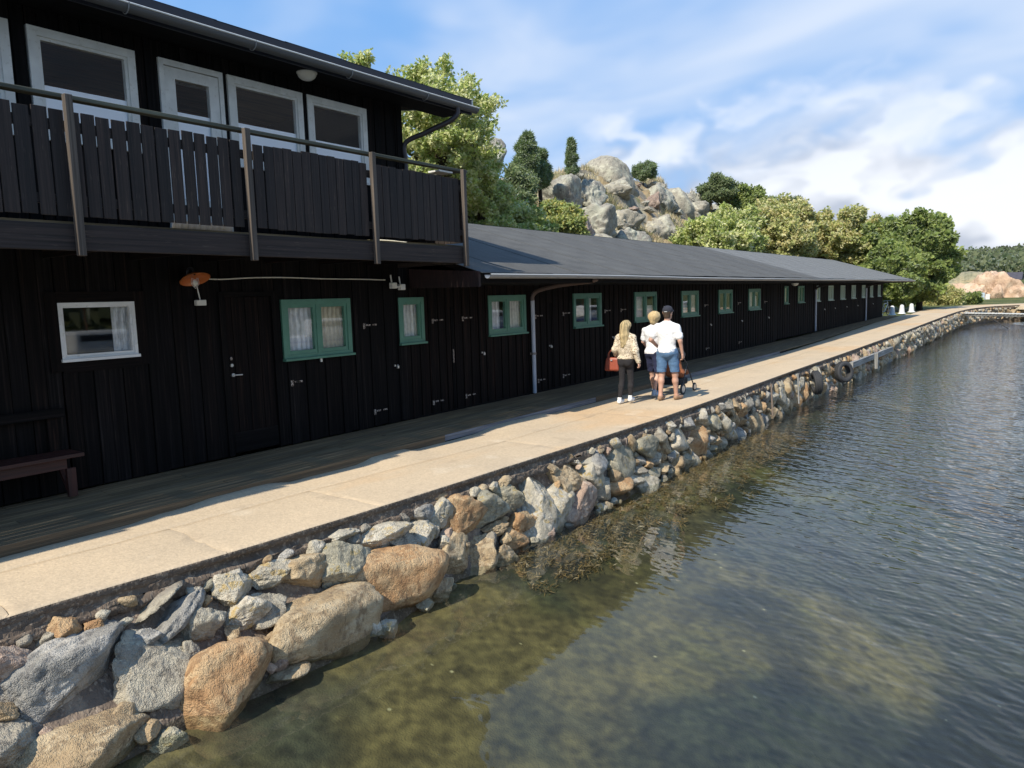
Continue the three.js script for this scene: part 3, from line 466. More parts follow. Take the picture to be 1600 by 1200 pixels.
// lower white window and the door
makeWindow(two, X.wall, ...win.w1, { mat: whitePaint, lights: 1, frame: 0.035, sash: 0.022, sillOut: 0.03, curtains: [[curtainMats[2], 1, 0.74, 1]] });
part('window_surround', [bx(X.wall + 0.016, X.wall + 0.03, 1.45, 2.32, -3.62, -3.5), bx(X.wall + 0.016, X.wall + 0.03, 1.45, 2.32, -4.58, -4.46), bx(X.wall + 0.016, X.wall + 0.03, 2.2, 2.32, -4.46, -3.62, 'z'), bx(X.wall + 0.016, X.wall + 0.03, 1.43, 1.545, -4.46, -3.62, 'z')], tarBrown[1], two);
makeWindow(two, X.wall, ...win.w2, { curtains: [[curtainMats[2], 1, 0, 1], [curtainMats[1], 1, 0, 1]] });
{
  const d = new THREE.Group(); d.name = 'door'; two.add(d); const [za, zb, y0, y1] = door1;
  for (let i = 0; i < 7; i++) part('door_board', bx(X.wall - 0.03, X.wall + (i % 2 ? 0.004 : -0.001), y0 + 0.02, y1 - 0.02, zb + 0.06 + (i * (za - zb - 0.12)) / 7 + 0.002, zb + 0.06 + ((i + 1) * (za - zb - 0.12)) / 7 - 0.002, 'y', 0.003), tarBrown[i % 3], d);
  part('door_frame', [bx(X.wall - 0.04, X.wall + 0.03, y0, y1 + 0.05, za - 0.055, za + 0.03), bx(X.wall - 0.04, X.wall + 0.03, y0, y1 + 0.05, zb - 0.03, zb + 0.055), bx(X.wall - 0.04, X.wall + 0.03, y1 - 0.015, y1 + 0.05, zb + 0.055, za - 0.055, 'z')], tarMats[0], d);
  part('kick_board', bx(X.wall + 0.005, X.wall + 0.018, y0 + 0.03, y0 + 0.3, zb + 0.07, za - 0.07, 'z'), tarMats[1], d);
  part('door_handle', [new THREE.CylinderGeometry(0.024, 0.024, 0.02, 16).rotateZ(Math.PI / 2).translate(X.wall + 0.015, 1.2, -5.7), rod([X.wall + 0.045, 1.2, -5.7], [X.wall + 0.045, 1.195, -5.82], 0.009), rod([X.wall + 0.01, 1.2, -5.7], [X.wall + 0.05, 1.2, -5.7], 0.009)], steel, d);
  part('lock_cylinder', new THREE.CylinderGeometry(0.022, 0.022, 0.02, 16).rotateZ(Math.PI / 2).translate(X.wall + 0.014, 1.33, -5.69), steel, d);
  part('lock_knob', new THREE.SphereGeometry(0.018, 12, 8).scale(0.6, 1.3, 1).translate(X.wall + 0.014, 1.42, -5.69), hingeMat, d);
}
hinge(two, -8.06, 1.75); hinge(two, -8.2, 0.36); hinge(two, -6.63, 1.0, X.wall, 0.1); padlock(two, -8.75, 1.05);
part('window_hook', bx(X.wall + 0.02, X.wall + 0.045, 1.25, 1.31, -7.18, -7.15, null, 0.005), plasticWhite, two);
doorSeam(two, -7.98, -8.80, 0.12, 2.35);
// roof of the upper storey, a low slope with a fascia and a gutter
{
  const zE = -10.2, zW = ZN + 0.6, xe = -8.2, xr = -15, ye = 5.47, yr = 6.48, slope = (yr - ye) / (xe - xr);
  const roof = new THREE.Group(); roof.name = 'roof'; two.add(roof);
  const slab = (x0, x1, za, zb, t, up) => { const y = (x) => ye + slope * (xe - x) + up; const g = bx(0, 1, 0, 1, zb, za); const p = g.attributes.position; for (let i = 0; i < p.count; i++) { const X0 = p.getX(i) < 0.5 ? x0 : x1; p.setXYZ(i, X0, y(X0) - (p.getY(i) < 0.5 ? t : 0), p.getZ(i)); } g.computeVertexNormals(); return boxUV(g, 'x'); };
  part('roof_deck', slab(xr, xe, zW, zE, 0.12, 0), tarMats[0], roof);
  for (let z = zW, k = 0; z > zE + 0.05; z -= 1.0, k++) part('roof_felt', slab(xr - 0.03, xe + 0.03, z, Math.max(z - 1.03, zE - 0.02), 0.012, 0.016 + (k % 2) * 0.005), feltUpper, roof);
  part('fascia', bx(xe + 0.001, xe + 0.03, ye - 0.24, ye + 0.005, zE, zW, 'z'), std({ color: lin(0.012, 0.014, 0.024), roughness: 0.5 }), roof);
  part('verge_board', slab(xr, xe + 0.03, zE - 0.001, zE - 0.035, 0.16, 0.03), agedWhite, roof);
  const gut = []; const sh = new THREE.Shape(); const n = 10; for (let i = 0; i <= n; i++) { const a = Math.PI + (i / n) * Math.PI; sh.lineTo(0.07 * Math.cos(a), 0.075 * Math.sin(a)); } for (let i = n; i >= 0; i--) { const a = Math.PI + (i / n) * Math.PI; sh.lineTo(0.062 * Math.cos(a), 0.067 * Math.sin(a)); }
  const gg = new THREE.ExtrudeGeometry(sh, { depth: zW - zE + 0.02, bevelEnabled: false }).translate(xe + 0.105, ye - 0.155, zE - 0.02); part('gutter_lip', rod([xe + 0.177, ye - 0.15, zE - 0.02], [xe + 0.177, ye - 0.15, zW], 0.011, 0.011, 8), whitePaint, roof); gut.push(gg, new THREE.CylinderGeometry(0.07, 0.07, 0.01, 16, 1, false, -Math.PI / 2, Math.PI).rotateX(Math.PI / 2).translate(xe + 0.105, ye - 0.155, zE - 0.02));  // zinc lip coloured white: the sun's highlight along it is painted in
  part('gutter', gut, gutterGrey, roof);
  for (let z = -1.2; z > zE; z -= 1.55) part('gutter_bracket', tube([[xe + 0.03, ye - 0.13, z], [xe + 0.05, ye - 0.22, z], [xe + 0.105, ye - 0.245, z], [xe + 0.165, ye - 0.21, z], [xe + 0.185, ye - 0.145, z]], 0.007, 12, 5), zinc, roof);
  part('downpipe', tube([[xe + 0.105, ye - 0.2, -9.72], [xe + 0.105, ye - 0.31, -9.72], [xe + 0.06, ye - 0.4, -9.66], [-8.5, 4.87, -9.4], [-8.76, 4.68, -9.14], [-8.76, 4.4, -9.14], [-8.76, 3.1, -9.14]], 0.042, 60, 10), brownPipe, roof);
  part('soffit', bx(X.wall + 0.04, xe, ye - 0.2, ye - 0.18, zE + 0.05, zW, 'z'), tarMats[1], roof);
}

// ================= balcony
const bal = thing('balcony', 'weathered dark timber balcony with vertical board railing across the upper storey', 'balcony', [0, 0, 0]);
{
  const xb = -7.27, R = rng(12), ZE = -8.9;
  part('edge_beam', bx(xb - 0.10, xb - 0.045, 2.66, 2.90, ZE, -1.0, 'z', 0.006), beamWood, bal);
  part('edge_beam', bx(xb - 0.10, xb - 0.045, 2.66, 2.90, -0.994, ZN, 'z', 0.006), beamWood, bal);
  part('side_beam', bx(X.wall + 0.03, xb - 0.101, 2.66, 2.9, ZE, ZE + 0.05, 'x'), beamWood, bal);
  for (let z = ZE + 0.7; z < ZN; z += 0.93) part('joist', bx(X.wall + 0.03, xb - 0.102, 2.68, 2.87, z - 0.025, z + 0.025, 'x'), tarBrown[0], bal);
  for (let i = 0; i < 12; i++) part('floor_board', bx(X.wall + 0.04 + i * 0.114, X.wall + 0.04 + i * 0.114 + 0.108, 2.902, 2.93, ZE, ZN, 'z'), deckMats[i % 4], bal);
  const posts = [-1.42, -3.26, -5.1, -6.98, -8.83];
  for (const z of posts) part('post', bx(xb - 0.044, xb + 0.02, 2.61, 4.05, z - 0.034, z + 0.034, 'y', 0.006), postWood, bal);
  part('post', bx(xb - 0.044, xb + 0.02, 2.61, 4.05, 0.4, 0.48, 'y', 0.006), postWood, bal);
  part('handrail', bx(xb - 0.19, xb - 0.085, 4.03, 4.07, -5.1, ZN, 'z', 0.006), handrailWood, bal);
  part('handrail', bx(xb - 0.19, xb - 0.085, 4.03, 4.07, ZE - 0.12, -5.106, 'z', 0.006), handrailWood, bal);
  part('handrail', bx(X.wall + 0.04, xb - 0.191, 4.03, 4.068, ZE - 0.03, ZE + 0.09, 'x', 0.006), handrailWood, bal);
  for (const y of [3.12, 3.78]) { part('rail', bx(xb - 0.10, xb - 0.062, y - 0.045, y + 0.045, ZE + 0.02, ZN, 'z'), beamWood, bal); part('rail', bx(X.wall + 0.04, xb - 0.101, y - 0.045, y + 0.045, ZE + 0.045, ZE + 0.08, 'x'), beamWood, bal); }
  let z = ZN - 0.02;
  while (z > ZE + 0.1) {
    const w = 0.116 + R() * 0.012, gap = z > -5.3 ? 0.012 + R() * 0.012 : 0.004 + R() * 0.008;
    if (posts.every((p) => Math.abs(z - w / 2 - p) > 0.02)) part('railing_board', bx(xb - 0.061, xb - 0.046 + R() * 0.002, 2.965 + R() * 0.015, 3.90 + R() * 0.02, z - w, z, 'y', 0.003), railBoard[Math.floor(R() * 3)], bal);
    z -= w + gap;
  }
  for (let x = X.wall + 0.06; x < xb - 0.12; x += 0.126) part('railing_board', bx(x, x + 0.118, 2.97, 3.91 + R() * 0.015, ZE + 0.022, ZE + 0.044, 'y', 0.003), railBoard[Math.floor(R() * 3)], bal);
}
solo('corrugated_panel', (() => { const g = sheet(1, 60, (i, j) => [-7.6 + (i ? 0.04 : 0), i ? 3.03 : 2.935, -4.33 - 0.72 * (j / 60), 0, 0]); const p = g.attributes.position; for (let i = 0; i < p.count; i++) p.setX(i, p.getX(i) + 0.008 * Math.sin((i % 61) * 1.05)); g.computeVertexNormals(); return g; })(), std({ color: lin(0.55, 0.62, 0.72), roughness: 0.4 }), 'pale grey corrugated sheet showing below the balcony railing boards', 'sheet');
solo('rope_loop', tube([[-7.62, 2.96, -7.35], [-7.5, 2.945, -7.55], [-7.47, 2.93, -7.68], [-7.49, 2.935, -7.76], [-7.54, 2.945, -7.66], [-7.6, 2.95, -7.5]], 0.011, 40, 6, true), std({ color: lin(0.7, 0.68, 0.58), roughness: 0.9 }), 'white rope loop hanging out under the balcony railing', 'rope');
solo('paddle', [bx(-7.66, -7.63, 2.935, 2.965, -8.75, -7.3, 'z'), bx(-7.67, -7.6, 2.933, 2.96, -7.3, -7.16, 'z')], wood(lin(0.5, 0.46, 0.26)), 'pale wooden paddle lying on the balcony floor edge', 'paddle');
solo('white_plank', bx(-7.6, -7.38, 3.99, 4.015, -8.7, -8.4, 'z'), agedWhite, 'short white plank tucked under the end of the balcony handrail', 'plank');

// ================= long lower boathouse with a felt roof
function feltRoof(group, zA, zB, ridge, yr, mats, eaveY = 2.52, xe = X.eave, wide = 1.0, seed = 5) {
  const roof = new THREE.Group(); roof.name = 'roof'; group.add(roof); const R = rng(seed);
  const slope = (yr - eaveY) / (xe - ridge), back = 2 * ridge - xe;
  const strip = (x0, x1, za, zb, t, up, sag = 0) => { const g = bx(0, 1, 0, 1, zb, za); const p = g.attributes.position; const y = (x, z) => (x > ridge ? eaveY + slope * (xe - x) : eaveY + slope * (x - back)) + up + sag; for (let i = 0; i < p.count; i++) { const x = p.getX(i) < 0.5 ? x0 : x1; p.setXYZ(i, x, y(x) - (p.getY(i) < 0.5 ? t : 0), p.getZ(i)); } g.computeVertexNormals(); return boxUV(g, 'x', za * 0.7, za); };
  part('roof_boarding', [strip(ridge, xe, zA, zB, 0.1, 0), strip(back, ridge, zA, zB, 0.1, 0)], tarMats[0], roof);
  for (let z = zA, k = 0; z > zB + 0.05; z -= wide, k++) part('roof_felt', strip(ridge - 0.02, xe + 0.04, z + 0.02, Math.max(z - wide - 0.02, zB - 0.03), 0.01, 0.013 + (k % 2) * 0.006 + R() * 0.002), mats[Math.floor(R() * mats.length)], roof);
  part('roof_felt_back', strip(back - 0.04, ridge, zA + 0.02, zB - 0.03, 0.01, 0.014), mats[0], roof);
  part('fascia', bx(xe - 0.03, xe - 0.002, eaveY - 0.16, eaveY - 0.015, zB, zA, 'z'), tarMats[0], roof);
  return { roof, y: (x) => eaveY + slope * (xe - x), slope, back };
}
function gutter(roof, zA, zB, y, x = X.eave + 0.1) {
  const n = Math.ceil((zA - zB) / 3), R = rng(8), pts = []; for (let i = 0; i <= n * 4; i++) { const z = lerp(zA, zB, i / (n * 4)); pts.push([x + 0.006 * (vn(z * 0.3, 2) - 0.5), y + 0.05 * (vn(z * 0.16, 7.1) - 0.5), z]); }
  const c = new THREE.CatmullRomCurve3(pts.map((p) => new THREE.Vector3(...p))), seg = n * 8, rs = 12, r = 0.062, pos = [], uv = [], idx = [];
  for (let i = 0; i <= seg; i++) { const p = c.getPointAt(i / seg); for (let j = 0; j <= rs * 2 + 1; j++) { const k = j <= rs ? j : rs * 2 + 1 - j, rr = j <= rs ? r : r - 0.006, a = Math.PI + (k / rs) * Math.PI; pos.push(p.x + rr * Math.cos(a), p.y + rr * Math.sin(a), p.z); uv.push(p.z, j * 0.02); } }
  const nc = rs * 2 + 2; for (let i = 0; i < seg; i++) for (let j = 0; j < nc - 1; j++) { const a = i * nc + j; idx.push(a, a + 1, a + nc, a + 1, a + nc + 1, a + nc); }
  const g = new THREE.BufferGeometry(); g.setAttribute('position', new THREE.Float32BufferAttribute(pos, 3)); g.setAttribute('uv', new THREE.Float32BufferAttribute(uv, 2)); g.setIndex(idx); g.computeVertexNormals();
  part('gutter', g, zinc, roof); part('gutter_lip', new THREE.TubeGeometry(new THREE.CatmullRomCurve3(pts.map((p) => new THREE.Vector3(p[0] + r, p[1] + 0.004, p[2]))), seg, 0.012, 6), whitePaint, roof);  // white lip carries a painted sun highlight; the gutter itself is zinc
}
const low = thing('long_boathouse', 'long low black timber boathouse with dark felt roof and green windows', 'building');
const Z2 = -29.4;
{
  boards(low, X.wall, -9.1, -20, 0.08, 2.86, [win.w3, win.w4, win.w5, win.w6], tarBrown, { seed: 8, wMin: 0.095, wMax: 0.14 });
  boards(low, X.wall, -20, Z2, 0.08, 2.86, [win.w7, win.w8, win.w9], [...tarBrown, ...tarMats], { seed: 9, wMin: 0.10, wMax: 0.15, asPart: false });
  part('end_wall', bx(-15.2, X.wall - 0.031, 0, 2.9, Z2, Z2 + 0.1), tarMats[0], low); part('back_wall', bx(-15.2, -15.1, 0, 2.9, Z2 + 0.1, -9.2), tarMats[0], low);
  part('partition', bx(-10.2, -10.1, 0.05, 2.9, Z2 + 0.1, -9.2), interiorDark, low); part('ceiling', bx(-15.09, X.wall - 0.03, 2.87, 2.91, Z2 + 0.1, -9.2), interiorDark, low);
  part('threshold_beam', bx(X.wall - 0.02, X.wall + 0.022, 0.05, 0.13, Z2, -9.1, 'z'), tarMats[0], low);
  const cw = curtainMats;
  makeWindow(low, X.wall, ...win.w3, { lights: 1, curtains: [[cw[0], 1, 0, 1]] });
  makeWindow(low, X.wall, ...win.w4, { curtains: [[cw[2], 1, 0, 0.72], [cw[0], 1, 0, 1]] });
  makeWindow(low, X.wall, ...win.w5, { curtains: [null, [cw[0], 1, 0.15, 0.5]] });
  makeWindow(low, X.wall, ...win.w6, { curtains: [[cw[2], 1, 0, 1], [cw[2], 0.55, 0.1, 1]] });
  makeWindow(low, X.wall, ...win.w7, { curtains: [[cw[0], 0.6, 0, 1], [cw[3], 1, 0.55, 1]] });
  makeWindow(low, X.wall, ...win.w8, { curtains: [[cw[3], 1, 0, 0.45], null] });
  makeWindow(low, X.wall, ...win.w9, { curtains: [[cw[0], 1, 0, 1], [cw[0], 0.7, 0, 0.8]] });
  for (const [z, y] of [[-9.66, 1.76], [-10.48, 1.77], [-9.6, 0.33], [-10.5, 0.33], [-12.85, 1.72], [-12.9, 0.36], [-13.95, 1.74], [-13.9, 0.36], [-15.84, 1.74], [-16.66, 1.74], [-16.6, 0.36], [-19.2, 1.74], [-19.1, 0.36], [-22.2, 1.72], [-25.2, 1.72], [-22.3, 0.36], [-25.3, 0.36], [-28.1, 1.7]]) hinge(low, z, y);
  for (const [z, y] of [[-11.07, 1.09], [-13.42, 1.06], [-16.25, 1.08], [-19.6, 1.08], [-22.7, 1.1], [-25.6, 1.1], [-28.6, 1.1]]) padlock(low, z, y);
  part('door_pull', bx(X.wall + 0.02, X.wall + 0.035, 0.98, 1.22, -10.19, -10.165, null, 0.004), hingeMat, low);
  for (const [a, b] of [[-9.62, -10.15], [-10.22, -10.95], [-12.8, -13.4], [-13.5, -14.2], [-15.8, -16.2], [-16.3, -17.1], [-18.9, -19.5]]) doorSeam(low, a, b, 0.12, 1.98);
  const { roof, y } = feltRoof(low, -9.15, Z2 - 0.5, X.ridge, 4.0, feltMats);
  gutter(roof, -9.2, -52.6, 2.475);
  part('soffit', bx(X.wall + 0.03, X.eave - 0.031, 2.36, 2.385, Z2 - 0.5, -9.15, 'z'), tarMats[0], roof);
  { const g = bx(0, 1, 0, 1, -9.15, -9.1), p = g.attributes.position; for (let i = 0; i < p.count; i++) { const x = p.getX(i) < 0.5 ? X.wall + 0.04 : X.eave; p.setXYZ(i, x, p.getY(i) < 0.5 ? (x > -8 ? 2.3 : 2.32) : Math.min(y(x) + 0.02, 2.64), p.getZ(i)); } g.computeVertexNormals(); part('barge_board', g, bargeMat, roof); }
  if (0) part('far_verge', (() => { const g = bx(0, 1, 0, 1, Z2 - 0.56, Z2 - 0.5), p = g.attributes.position; for (let i = 0; i < p.count; i++) { const x = p.getX(i) < 0.5 ? X.ridge : X.eave; p.setXYZ(i, x, y(x) + (p.getY(i) < 0.5 ? -0.13 : 0.03), p.getZ(i)); } g.computeVertexNormals(); return g; })(), tarMats[0], roof);
  const pipe = (z, mat, xt = X.eave + 0.09) => { const d = new THREE.Group(); d.name = 'downpipe'; roof.add(d); part('pipe', tube([[X.wall + 0.07, 0.12, z], [X.wall + 0.07, 1.2, z], [X.wall + 0.07, 2.05, z]], 0.042, 10, 12), whitePipe, d); part('upper_pipe', tube([[X.wall + 0.07, 2.04, z], [X.wall + 0.07, 2.13, z], [X.wall + 0.16, 2.22, z], [-8.1, 2.33, z], [xt - 0.1, 2.4, z], [xt, 2.44, z]], 0.043, 30, 10), mat, d); part('pipe_clamp', [new THREE.CylinderGeometry(0.052, 0.052, 0.05, 14).translate(X.wall + 0.07, 0.95, z), bx(X.wall + 0.01, X.wall + 0.07, 0.93, 0.97, z - 0.05, z + 0.05)], hingeMat, d); };
  pipe(-12.68, rustyPipe);
}
// ================= far section
const far = thing('far_boathouse', 'far end of the black boathouse row with paler grey roof and narrow pale windows', 'building');
{
  const ZF = -52.4, xw = X.wall - 0.12;
  const wf = [[-31.0, 1.5, 0.55], [-33.0, 1.5, 0.95], [-36.05, 1.5, 0.6], [-38.3, 1.5, 0.95], [-40.85, 1.5, 0.95], [-43.4, 1.5, 0.95], [-46.0, 1.5, 0.9], [-48.35, 1.5, 0.8], [-50.75, 1.5, 0.8]].map(([z, y, w]) => [z, z - w, y + 0.05, y + 0.77]);
  boards(far, xw, Z2 - 0.1, ZF, 0.15, 2.9, wf, [...tarBrown, ...tarMats], { seed: 19, wMin: 0.14, wMax: 0.2, asPart: false });
  part('corner_post', bx(xw - 0.02, X.wall + 0.0, 0.1, 2.85, Z2 - 0.12, Z2 - 0.02), tarMats[0], far);
  part('end_wall', bx(-15.2, xw - 0.031, 0, 2.85, ZF, ZF + 0.1), tarMats[0], far); part('back_wall', bx(-15.2, -15.1, 0, 2.9, ZF + 0.1, Z2 - 0.1), tarMats[0], far); part('partition', bx(-10.2, -10.1, 0.05, 2.9, ZF + 0.1, Z2 - 0.1), interiorDark, far); part('ceiling', bx(-15.09, xw - 0.03, 2.87, 2.91, ZF + 0.1, Z2 - 0.1), interiorDark, far);
  wf.forEach((w, i) => makeWindow(far, xw, ...w, { mat: i < 2 ? greenPaint : paleGreen, frame: 0.05, sash: 0.03, lights: w[0] - w[1] > 0.7 ? 2 : 1, curtains: [[curtainMats[i % 4], 1, 0, 1], [curtainMats[(i + 1) % 4], 1, 0, 0.8]] }));  // paler frames farther off: sky reflection of the panes put into frame colour
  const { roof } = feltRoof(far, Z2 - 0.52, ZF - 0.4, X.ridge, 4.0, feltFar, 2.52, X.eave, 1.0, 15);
  part('soffit', bx(xw + 0.03, X.eave - 0.031, 2.37, 2.395, ZF - 0.5, Z2 - 0.52, 'z'), tarMats[0], roof);
  for (const z of [-35.75, -47.0]) part('downpipe', tube([[xw + 0.07, 0.2, z], [xw + 0.07, 1.2, z], [xw + 0.07, 2.1, z]], 0.045, 12, 8), whitePipe, roof), part('upper_pipe', tube([[xw + 0.07, 2.09, z], [xw + 0.09, 2.16, z], [-8.5, 2.28, z], [-7.5, 2.42, z], [-7.2, 2.45, z]], 0.045, 40, 8), brownPipe, roof);
  for (const [z, y] of [[-37.6, 1.15], [-39.7, 1.15], [-42.3, 1.15], [-45.0, 1.15], [-49.3, 1.15]]) padlock(far, z, y, xw);
}

// ================= timber deck along the fronts
const deck = thing('timber_deck', 'low weathered timber deck running along the foot of the boathouses', 'deck');
{
  const R = rng(31), rows = 12, rim = RIM, x0 = X.wall + 0.03, w = (rim - x0) / rows, farB = [];
  const dy = (z) => Math.max(0.10, ground(z) + 0.05);
  for (let i = 0; i < rows; i++) {
    let z = 3.5 - R() * 3;
    while (z > -52.5) {
      const L = 3.2 + R() * 1.4, zb = Math.max(-52.5, z - L), t = step(-22, -50, (z + zb) / 2), rr = (zz) => lerp(0, 0.75, step(-24, -50, zz));
      const g = bx(0, 1, 0, 1, 0, 1, 'z', 0), p = g.attributes.position, lift = R() * 0.004;
      const zs = [z - 0.004, zb + 0.004];
      for (let k = 0; k < p.count; k++) { const zz = p.getZ(k) < 0.5 ? zs[1] : zs[0], ww = w - rr(zz) / rows, xa = x0 + i * ww + 0.003, xb = x0 + (i + 1) * ww - 0.003; p.setXYZ(k, p.getX(k) < 0.5 ? xa : xb, dy(zz) + lift - (p.getY(k) < 0.5 ? 0.03 : 0), zz); }
      g.computeVertexNormals(); const h = boxUV(g, 'z', R() * 3, R() * 3), m = deckMats[Math.floor(R() * 4)];
      if (z > -26) part('plank', h, m, deck); else farB.push(h);
      z = zb;
    }
  }
  part('far_planks', farB, deckMats[0], deck).userData.kind = 'stuff';
  part('rim_board', bx(rim + 0.001, rim + 0.028, -0.02, 0.096, -8.2, 4, 'z', 0.004), deckRim, deck);
  part('rim_board', bx(rim + 0.001, rim + 0.026, 0.0, 0.092, -12.75, -8.206, 'z', 0.004), deckGrey, deck);
  part('rim_board', bx(rim + 0.001, rim + 0.03, -0.02, 0.096, -16.2, -12.756, 'z', 0.004), deckRim, deck);
  part('rim_board', bx(rim + 0.001, rim + 0.028, -0.04, 0.094, -25, -16.206, 'z', 0.004), deckGrey, deck);
  part('bearer', [bx(x0, rim, -0.06, 0.065, -25, -24.9), bx(-8.7, -8.6, -0.06, 0.068, -52, 3.5, 'z'), bx(-7.45, -7.34, -0.06, 0.068, -26, 3.5, 'z')], tarMats[0], deck);
}

// ================= fittings on the fronts
{
  const l = thing('wall_lamp', 'wide orange enamel wall lamp above the boathouse door', 'lamp', [-8.6, 2.46, -5.15]);
  const prof = []; for (let i = 0; i <= 14; i++) { const t = i / 14; prof.push(new THREE.Vector2(0.02 + 0.165 * t, 0.075 * (1 - t * t) - 0.01)); } for (let i = 14; i >= 0; i--) { const t = i / 14; prof.push(new THREE.Vector2(0.016 + 0.163 * t, 0.071 * (1 - t * t) - 0.014)); }
  part('lamp_shade', new THREE.LatheGeometry(prof, 40), orangeEnamel, l).rotation.z = 0.42;
  part('bulb', new THREE.SphereGeometry(0.035, 16, 12).scale(1, 1.35, 1).translate(0, -0.05, 0), plasticWhite, l);
  part('bulb_cage', [0, 1, 2, 3].map((k) => tube([[0.04 * Math.cos(k * 1.57), 0.01, 0.04 * Math.sin(k * 1.57)], [0.05 * Math.cos(k * 1.57), -0.06, 0.05 * Math.sin(k * 1.57)], [0, -0.12, 0]], 0.004, 12, 5)), steel, l);
  part('bracket', tube([[0, 0.05, 0], [-0.05, 0.13, 0], [-0.14, 0.12, 0], [-0.17, 0.05, 0]], 0.013, 20, 8), blackIron, l);
  const j = solo('junction_box', [bx(-8.77, -8.70, 2.13, 2.2, -5.345, -5.215, null, 0.008), rod([-8.735, 2.2, -5.28], [-8.735, 2.43, -5.24], 0.008)], plasticWhite, 'small white junction box hanging below the orange lamp', 'junction box');
  solo('cable', tube([[-8.75, 2.47, -5.3], [-8.765, 2.462, -5.6], [-8.768, 2.485, -6.1], [-8.768, 2.49, -6.6], [-8.768, 2.475, -7.3], [-8.768, 2.47, -8.1], [-8.768, 2.46, -8.55]], 0.009, 60, 6), plasticWhite, 'pale cable strung along the wall from the orange lamp', 'cable');
  const s = thing('twin_spotlight', 'two small cream box lights on the wall under the balcony end', 'lamp', [-8.7, 2.36, -8.75]);
  for (const [dz, dy] of [[0.09, 0.01], [-0.1, -0.015]]) { part('lamp_box', bx(-0.04, 0.04, dy - 0.05, dy + 0.045, dz - 0.055, dz + 0.055, null, 0.01), plasticWhite, s); part('stem', rod([-0.03, dy + 0.04, dz], [-0.05, dy + 0.17, dz], 0.012), plasticWhite, s); }
  part('link', rod([0, -0.02, 0.05], [0, -0.01, -0.05], 0.014), plasticWhite, s);
  const dome = (name, label, x, y, z) => { const d = thing(name, label, 'lamp', [x, y, z]); part('lamp_globe', new THREE.SphereGeometry(0.13, 28, 12, 0, 6.2832, Math.PI / 2, Math.PI / 2).scale(1, 0.75, 1), plasticWhite, d); part('base_ring', new THREE.CylinderGeometry(0.14, 0.14, 0.02, 28).translate(0, 0.008, 0), agedWhite, d); };
  dome('dome_lamp', 'white dome lamp under the eave of the upper storey', -8.45, 5.26, -6.95);
  dome('dome_lamp', 'white dome lamp under the eave where the far boathouse begins', -8.0, 2.35, -29.2);
}
{
  const b = thing('bench', 'red-brown wooden wall bench at the left end of the deck', 'bench', [0, 0, 0]);
  part('seat', [bx(-8.74, -8.57, 0.555, 0.595, -3.58, -1.6, 'z', 0.006), bx(-8.56, -8.37, 0.555, 0.595, -3.58, -1.6, 'z', 0.006)], benchMat, b);
  part('apron', bx(-8.46, -8.425, 0.44, 0.553, -3.42, -1.7, 'z', 0.004), benchMat, b);
  part('back_post', bx(-8.77, -8.735, 0.55, 0.96, -3.5, -3.39, 'y', 0.004), tarBrown[3], b);
  part('backrest', bx(-8.735, -8.7, 0.96, 1.06, -3.56, -1.6, 'z', 0.006), tarMats[3], b);
  part('leg', [bx(-8.47, -8.42, 0.13, 0.44, -3.5, -3.41, 'y', 0.004), bar([-8.47, 0.2, -3.455], [-8.72, 0.52, -3.455], 0.035, 0.08)], benchMat, b);
  part('leg', bx(-8.47, -8.42, 0.13, 0.44, -1.85, -1.76, 'y', 0.004), benchMat, b);
}
// ---------------------------------------------------------------- the rocky hill behind
const HZ = [[-200, 3], [-145, 6], [-104, 8.5], [-80, 9.6], [-72, 10.4], [-64, 11.0], [-55, 11.5], [-47, 11.0], [-42, 10.0], [-37, 9.2], [-25, 8.0], [-10, 7.5], [0, 7], [20, 5]];
const hillBase = (x, z) => { const H = ip(HZ, z), t = clamp((-16.3 - x) / 12), s = 0.55 * sm(t) + 0.45 * t; return H * s + 0.2 - 0.05 * Math.max(0, -30 - x); };
const hillY = (x, z) => {
  const b = hillBase(x, z), rough = clamp((-16.8 - x) / 3) * step(-104, -80, z);
  const q = b + 0.9 * (fbm(x * 0.35, z * 0.28, 3, 4) - 0.5), st = 1.15, f = q / st, k = Math.floor(f), ledge = (k + step(0.32, 0.78, f - k)) * st;
  // fractured bedrock: slabs with their own tilt, split along joints
  let d1 = 9, d2 = 9, slab = 0; const C = 1.9, wx = x + 0.5 * (vn(x * 0.9, z * 0.9, 4) - 0.5), wz = (z + 0.5 * (vn(x * 0.9, z * 0.9, 7) - 0.5)) * 0.72, gx = Math.floor(wx / C), gz = Math.floor(wz / C);
  for (let i = -1; i <= 1; i++) for (let j = -1; j <= 1; j++) { const cx = (gx + i + 0.1 + 0.8 * hash3(gx + i, gz + j, 31)) * C, cz = (gz + j + 0.1 + 0.8 * hash3(gx + i, gz + j, 57)) * C, d = Math.hypot(wx - cx, wz - cz); if (d < d1) { d2 = d1; d1 = d; slab = 0.9 * (hash3(gx + i, gz + j, 5) - 0.45) + (wx - cx) * 0.8 * (hash3(gx + i, gz + j, 6) - 0.35) + (wz - cz) * 0.9 * (hash3(gx + i, gz + j, 7) - 0.5); } else if (d < d2) d2 = d; }
  const joint = 1 - step(0.0, 0.32, d2 - d1);
  return b + rough * ((ledge - b) * 0.4 + slab * 0.68 - joint * 0.28 + 0.35 * (fbm(x * 1.6, z * 1.3, 9, 4) - 0.5));
};
